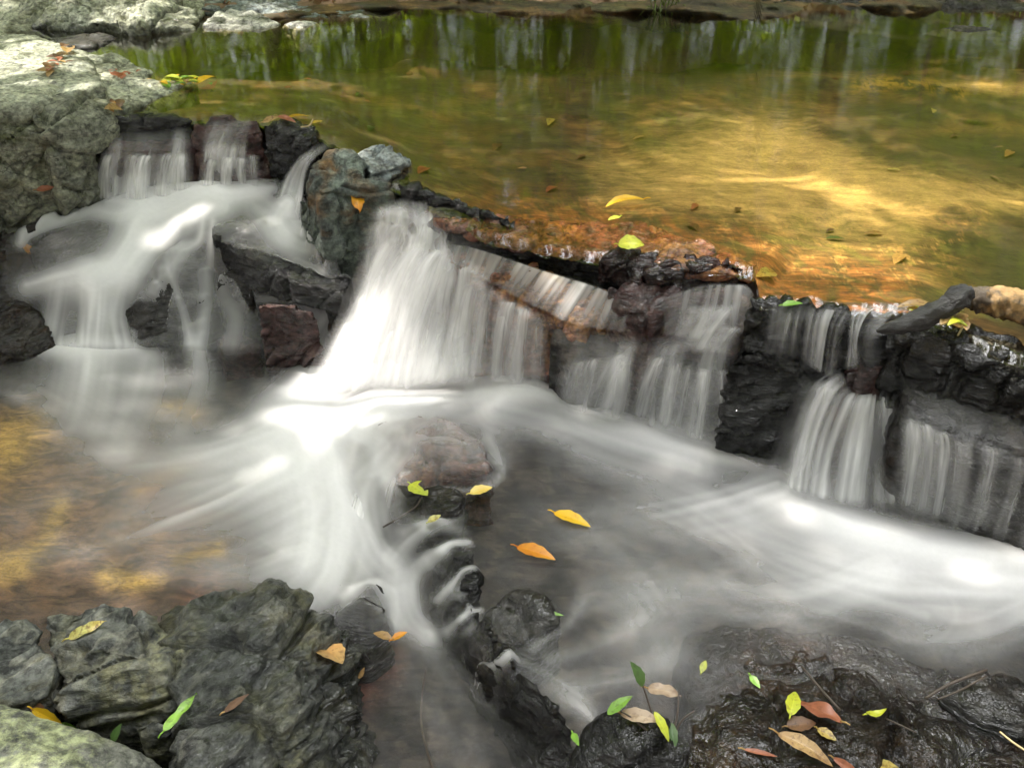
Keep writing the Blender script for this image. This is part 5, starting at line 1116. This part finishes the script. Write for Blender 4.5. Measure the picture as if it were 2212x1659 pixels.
leaf('orange yellow leaf in the crack beside the lichen blotched corner boulder', 'yellow', (70, 1525), (134, 1558), None, .42, .05, group=gl_, off=.014)
leaf('red brown leaf tucked behind the orange yellow leaf in the crack', 'brown', (64, 1512), (104, 1545), None, .5, .03, group=gl_, off=.004)
leaf('small green leaf at the tip of the orange yellow leaf', 'green', (130, 1556), (168, 1566), None, .5, .04, group=gl_, off=.012)
leaf('dark green leaf in the shadowed gap between the bottom left boulders', 'deep', (254, 1602), (274, 1560), None, .5, .05, group=gl_, off=.014)
leaf('narrow dull brown leaf on the large wrinkled boulder', 'brown', (486, 1540), (540, 1500), None, .3, .03, group=gl_)
leaf('broad tan leaf on the right shoulder of the large wrinkled boulder', 'tan', (696, 1410), (740, 1446), None, .8, .06, group=gl_, off=.012)
leaf('small orange brown scrap of leaf near the broad tan leaf', 'tan', (771, 1464), (784, 1440), None, .5, .03, group=gl_)
leaf('tan leaf snagged at the head of the brown front pool, left of its twin', 'tan', (846, 1380), (806, 1366), .03, .5, .08, group=gl_)
leaf('orange tan leaf snagged at the head of the brown front pool, right of its twin', 'orange', (846, 1382), (880, 1364), .03, .5, .08, group=gl_)
leaf('pale grey green leaf lying on the black rock beneath the sprig', 'beige', (1340, 1548), (1432, 1566), None, .4, .03, group=gl_, off=.012)
leaf('withered beige leaf caught among the stems of the sprig', 'beige', (1398, 1486), (1472, 1502), .165, .5, .08, group=gl_, wav=.1)
leaf('tiny green leaf on the black rock at the bottom', 'green', (1242, 1594), (1256, 1622), None, .3, .05, group=gl_, off=.01)
leaf('curled rust red leaf on the wet black slab', 'rust', (1820, 1572), (1716, 1528), None, .4, .09, group=gl_, off=.012, wav=.08)
leaf('upright yellow leaf at the end of the rust red leaf', 'lemon', (1700, 1564), (1712, 1512), None, .45, .06, group=gl_, off=.02)
leaf('dark brown leaf under the rust red leaf', 'brown', (1698, 1572), (1762, 1564), None, .6, .02, group=gl_, off=.004)
leaf('long tan leaf at the bottom edge of the wet black slab', 'tan', (1676, 1590), (1796, 1662), None, .32, .04, group=gl_, off=.012, bend=.05)
leaf('small olive leaf between the rust red leaf and the long tan leaf', 'mottled', (1764, 1578), (1806, 1604), None, .6, .03, group=gl_)
leaf('curled lemon green leaf alone on the wet black slab', 'lemon', (1868, 1560), (1912, 1550), None, .42, -.2, group=gl_, off=.016)
leaf('tiny pointed green leaf on the upper part of the wet black slab', 'green', (1620, 1458), (1642, 1486), None, .5, .03, group=gl_)
leaf('tiny light green leaf at the left rim of the wet black slab', 'lemon', (1514, 1456), (1524, 1430), None, .5, .06, group=gl_)
leaf('narrow pinkish leaf at the bottom of the wet black slab', 'rust', (1604, 1622), (1678, 1638), None, .18, .03, group=gl_)
leaf('rust coloured leaf cut by the bottom edge of the picture', 'rust', (1796, 1636), (1856, 1672), None, .3, .03, group=gl_)
leaf('mottled leaf right of the rust coloured leaf at the bottom edge', 'mottled', (1880, 1652), (1950, 1668), None, .4, .03, group=gl_)
leaf('bright yellow leaf on the leaf capped black rock', 'yellow', (622, 263), (668, 259), None, .42, .05, group=gl_, off=.012)
leaf('orange brown leaf at the left end of the leaf capped black rock', 'tan', (570, 270), (606, 258), None, .5, .05, group=gl_, off=.01)
leaf('rust leaf in the middle of the leaf capped black rock', 'rust', (600, 256), (640, 270), None, .4, .05, group=gl_, off=.008)
leaf('small pale leaf right of the bright yellow leaf on the black rock', 'pale', (676, 272), (698, 267), None, .5, .03, group=gl_, off=.008)
leaf('torn orange leaf stuck to the front of the big grey green boulder', 'orange', (768, 416), (776, 462), None, .55, .04, group=gl_, wav=.15, stalk=False)
leaf('orange leaf stuck on the wet brown rock at the left edge', 'orange', (52, 530), (70, 558), None, .5, .04, group=gl_)
leaf('rust leaf on the wet ground below the left bank', 'rust', (80, 414), (122, 408), None, .4, .05, group=gl_, off=.01)
leaf('small green leaf in the crack of the black lumps left of the log', 'green', (1690, 660), (1735, 655), .468, .5, .06, group=gl_)
for k in range(26):
    t = rng.random(); a = np.array([150, 108])*(1-t)+np.array([96, 170])*t+rng.normal(size=2)*[9, 5]
    d = rng.normal(size=2)*[8, 3]
    leaf('small red brown leaf caught in the crack of the pale bedrock', ['rust', 'tan', 'brown'][k % 3], tuple(a-d), tuple(a+d), None, .5, .08, off=.01, group='red brown leaves in the bedrock crack', stalk=False)
for k in range(14):
    a = np.array([262, 166])+rng.normal(size=2)*[18, 4]; d = rng.normal(size=2)*[8, 2.5]
    leaf('small rust leaf lying on the flat pale green rock tongue', 'rust', tuple(a-d), tuple(a+d), None, .5, .08, off=.01, group='rust leaves on the rock tongue', stalk=False)
for k in range(30):
    a = np.array([390, 176])+rng.normal(size=2)*[26, 5]; d = rng.normal(size=2)*[10, 3]
    leaf('small yellow green leaf gathered at the tip of the rock tongue', ['lemon', 'yellow', 'green', 'tan'][k % 4], tuple(a-d), tuple(a+d), .467+.01*rng.random(), .5, .08, group='leaves gathered at the tip of the rock tongue', stalk=False)
for k in range(10):
    a = np.array([248, 232])+rng.normal(size=2)*[8, 8]; d = rng.normal(size=2)*[9, 5]
    leaf('brown scrap of leaf at the left end of the first waterfall lip', ['tan', 'brown', 'orange'][k % 3], tuple(a-d), tuple(a+d), None, .5, .08, off=.01, group='leaf scraps by the first waterfall', stalk=False)
for k in range(34):
    a = np.array([rng.uniform(420, 2180), 0]); a[1] = rng.uniform(95, min(lip(a[0])-45, 620)); sc = 6+a[1]/42; th = rng.uniform(0, 3.14); d = np.array([math.cos(th), .55*math.sin(th)])*sc*rng.uniform(.6, 1.2)
    leaf('brown leaf lying sunken on the bed of the upper pool', ['brown', 'tan', 'brown', 'rust', 'mottled', 'deep'][k % 6], tuple(a-d), tuple(a+d), None, .4, .05, off=.006, group='sunken leaves of the upper pool', stalk=False)
bm = bmesh.new(); bmesh.ops.create_icosphere(bm, subdivisions=4, radius=1.0)
for v in bm.verts: v.co *= 1+.16*float(pn(np.array(v.co.x*1.3), v.co.y*1.3, v.co.z*1.3))+.05*float(pn(np.array(v.co.x*4), v.co.y*4, v.co.z*4))
pm = bpy.data.meshes.new('stone'); bm.to_mesh(pm); bm.free(); pm.polygons.foreach_set('use_smooth', np.ones(len(pm.polygons), bool)); pm.materials.append(M['red'])
at = pm.attributes.new('wet', 'FLOAT', 'POINT'); at.data.foreach_set('value', np.full(len(pm.vertices), .3, np.float32))
for k in range(22):
    a = np.array([rng.uniform(430, 2190), 0]); a[1] = rng.uniform(62, 190)
    if 1450 < a[0] < 2050 and 290 < a[1] < 420: continue
    m, nr = hit(*a); o = bpy.data.objects.new('stone', pm); COL.objects.link(o); q = .012+.03*rng.random()**2
    o.location = m; o.scale = (q*rng.uniform(1, 1.8), q*rng.uniform(.8, 1.3), q*rng.uniform(.45, .7)); o.rotation_euler = (0, 0, rng.uniform(0, 6.3))
    tag(o, 'small brown stone lying on the bed near the far side of the upper pool', 'stone', 'stones on the bed of the upper pool')
# leaf litter of the far bank
CC = []
for k in range(2600):
    x = rng.uniform(-1.6, 3.4); y = rng.uniform(4.05, 5.6); CC.append((x, y, 0))
CC = np.array(CC); lz = []
for p in CC:
    r = scene.ray_cast(dg, Vector((p[0], p[1], 1.2)), Vector((0, 0, -1))); lz.append(r[1][2]+.008 if r[0] and r[4].name == 'far_bank' else -9)
CC[:, 2] = lz; CC = CC[(CC[:, 2] > .46)]
o = link('leaf_litter', leaf_cards('leaf_litter', CC, .06, 8, 0), LM['brown']); o['kind'] = 'stuff'
tag(o, 'brown leaf litter scattered over the soil of the far bank', 'leaf litter')

def stick(name, label, pts, radii, mat, cat, group=None, seg=8, jit=0., n=None, parent=None):
    pp = np.array([P(*p) for p in pts]); q = crom(pp, n or 4*len(pts)); r = np.interp(np.linspace(0, 1, len(q)), np.linspace(0, 1, len(radii)), radii)
    o = link(name, mesh_of(name, [tube(q, r, seg, jit, 3)]), M[mat], parent)
    if label: tag(o, label, cat, group)
    return o
o = stick('charred_branch', 'black charred branch end resting on the ledge against the pale log', [(1893, 716, .462), (1935, 706, .475), (1985, 692, .485), (2035, 668, .50), (2070, 642, .52), (2092, 632, .525)], [.003, .014, .019, .021, .021, .017], 'bark', 'branch', seg=26, jit=.10, n=44)
stick('splinter', None, [(1905, 722, .462), (1950, 714, .468), (2000, 700, .48)], [.001, .005, .006], 'bark', '', n=14, jit=.1, parent=o)
stick('driftwood_log', 'weathered golden brown log lying across the ledge at the right edge', [(2084, 652, .49), (2110, 648, .495), (2160, 652, .497), (2230, 672, .495), (2400, 730, .49), (2600, 800, .49)], [.012, .024, .029, .031, .034, .036], 'wood', 'log', seg=30, jit=.075, n=90)
stick('straw_stem', 'dry pale straw stem bending down from the log over the black ledge', [(2090, 690, .46), (2072, 720, .455), (2052, 760, .41), (2044, 800, .34), (2037, 828, .29)], [.0022, .002, .002, .0018, .001], 'straw', 'stem')
for k in range(16):
    a = np.array([2052, 690])+rng.normal(size=2)*[18, 9]; d = rng.normal(size=2)*[12, 7]
    leaf('scrap of dry leaf in the clump of debris under the log', ['beige', 'tan', 'pale', 'lemon'][k % 4], tuple(a-d), tuple(a+d), .47+.025*rng.random(), .45, .1, group='debris under the log', stalk=False)
for k in range(10):
    a = np.array([1985, 662])+rng.normal(size=2)*[20, 5]; d = rng.normal(size=2)*[13, 4]
    leaf('yellowish leaf scrap caught behind the charred branch', ['lemon', 'pale', 'tan'][k % 3], tuple(a-d), tuple(a+d), .472+.015*rng.random(), .4, .1, group='leaf scraps behind the charred branch', stalk=False)
gt = 'twigs lying about the rocks'
stick('twig', 'thin dark twig sunk in the brown front pool', [(921, 1440, .012), (912, 1500, .0), (910, 1560, -.01), (922, 1620, .0), (942, 1680, .01)], [.0012, .0016, .0016, .0018, .002], 'twig', 'twig', gt)
stick('twig', 'black twig trailing from the bitten lemon green leaf', [(912, 1072, .125), (898, 1094, .11), (868, 1115, .09), (828, 1138, .05)], [.0012, .0016, .002, .0022], 'twig', 'twig', gt)
stick('twig', 'upper one of two parallel twigs at the right edge of the black slab', [(1999, 1508, .15), (2050, 1478, .155), (2132, 1446, .16)], [.002, .0028, .002], 'twig', 'twig', gt)
stick('twig', 'lower one of two parallel twigs at the right edge of the black slab', [(2026, 1510, .15), (2075, 1490, .153), (2130, 1460, .155)], [.0016, .002, .0016], 'twig', 'twig', gt)
stick('twig', 'straight dark twig in the middle of the black slab', [(1732, 1439, .172), (1775, 1490, .178), (1815, 1533, .178)], [.0018, .002, .0018], 'twig', 'twig', gt)
stick('twig', 'thin twig beside the curled lemon green leaf', [(1915, 1552, .165), (1945, 1566, .165), (1980, 1582, .165)], [.0012, .0014, .001], 'twig', 'twig', gt)
stick('twig', 'pale twig at the right end of the black slab near the corner', [(2160, 1580, .14), (2190, 1604, .145), (2230, 1630, .145)], [.0014, .0016, .0014], 'straw', 'twig', gt)
stick('twig', 'white twig on the leaf capped black rock', [(650, 275, .49), (668, 272, .495), (676, 258, .505)], [.002, .0024, .0015], 'straw', 'twig', gt)
# sprig
sp = bpy.data.objects.new('plant_sprig', None); COL.objects.link(sp); sp.location = (0, 0, 0)
tag(sp, 'small green plant sprig growing from the black rock at the bottom', 'plant')
for pts in ([(1440, 1625, .13), (1415, 1560, .17), (1395, 1500, .20), (1388, 1478, .215)], [(1440, 1625, .13), (1400, 1580, .165), (1362, 1548, .18), (1340, 1536, .185)], [(1440, 1625, .13), (1438, 1580, .17), (1425, 1545, .185), (1414, 1536, .19)], [(1440, 1625, .13), (1470, 1560, .16), (1500, 1535, .17)], [(1440, 1625, .13), (1462, 1550, .17), (1466, 1490, .19)]):
    stick('stem', None, pts, [.0018, .0015, .0011], 'twig', '', parent=sp)
leaf(None, 'deep', (1390, 1482), (1362, 1428), .215, .5, .06, stalk=False, parent=sp, z2=.25)
leaf(None, 'green', (1312, 1542), (1366, 1502), .185, .42, .05, stalk=False, parent=sp, z2=.20)
leaf(None, 'lemon', (1414, 1536), (1446, 1602), .195, .34, .1, stalk=False, parent=sp, z2=.17)
leaf(None, 'deep', (1450, 1560), (1456, 1625), .165, .4, .06, stalk=False, parent=sp, z2=.15)
# grass tuft on the far bank
parts = []
b0 = PD(1440, 22, 4.12)
for k in range(34):
    a = b0+np.array([rng.normal()*.035, rng.normal()*.02, -.02]); e = a+np.array([rng.normal()*.07, -.03-rng.random()*.05, -.06+.16*rng.random()])
    parts.append(tube([a, a*.5+e*.5+np.array([0, 0, .05]), e], [.0022, .0018, .0006], 4))
o = link('grass_tuft', mesh_of('grass_tuft', parts), M['fol3']); tag(o, 'tuft of dark grass hanging over the water at the far bank', 'grass')
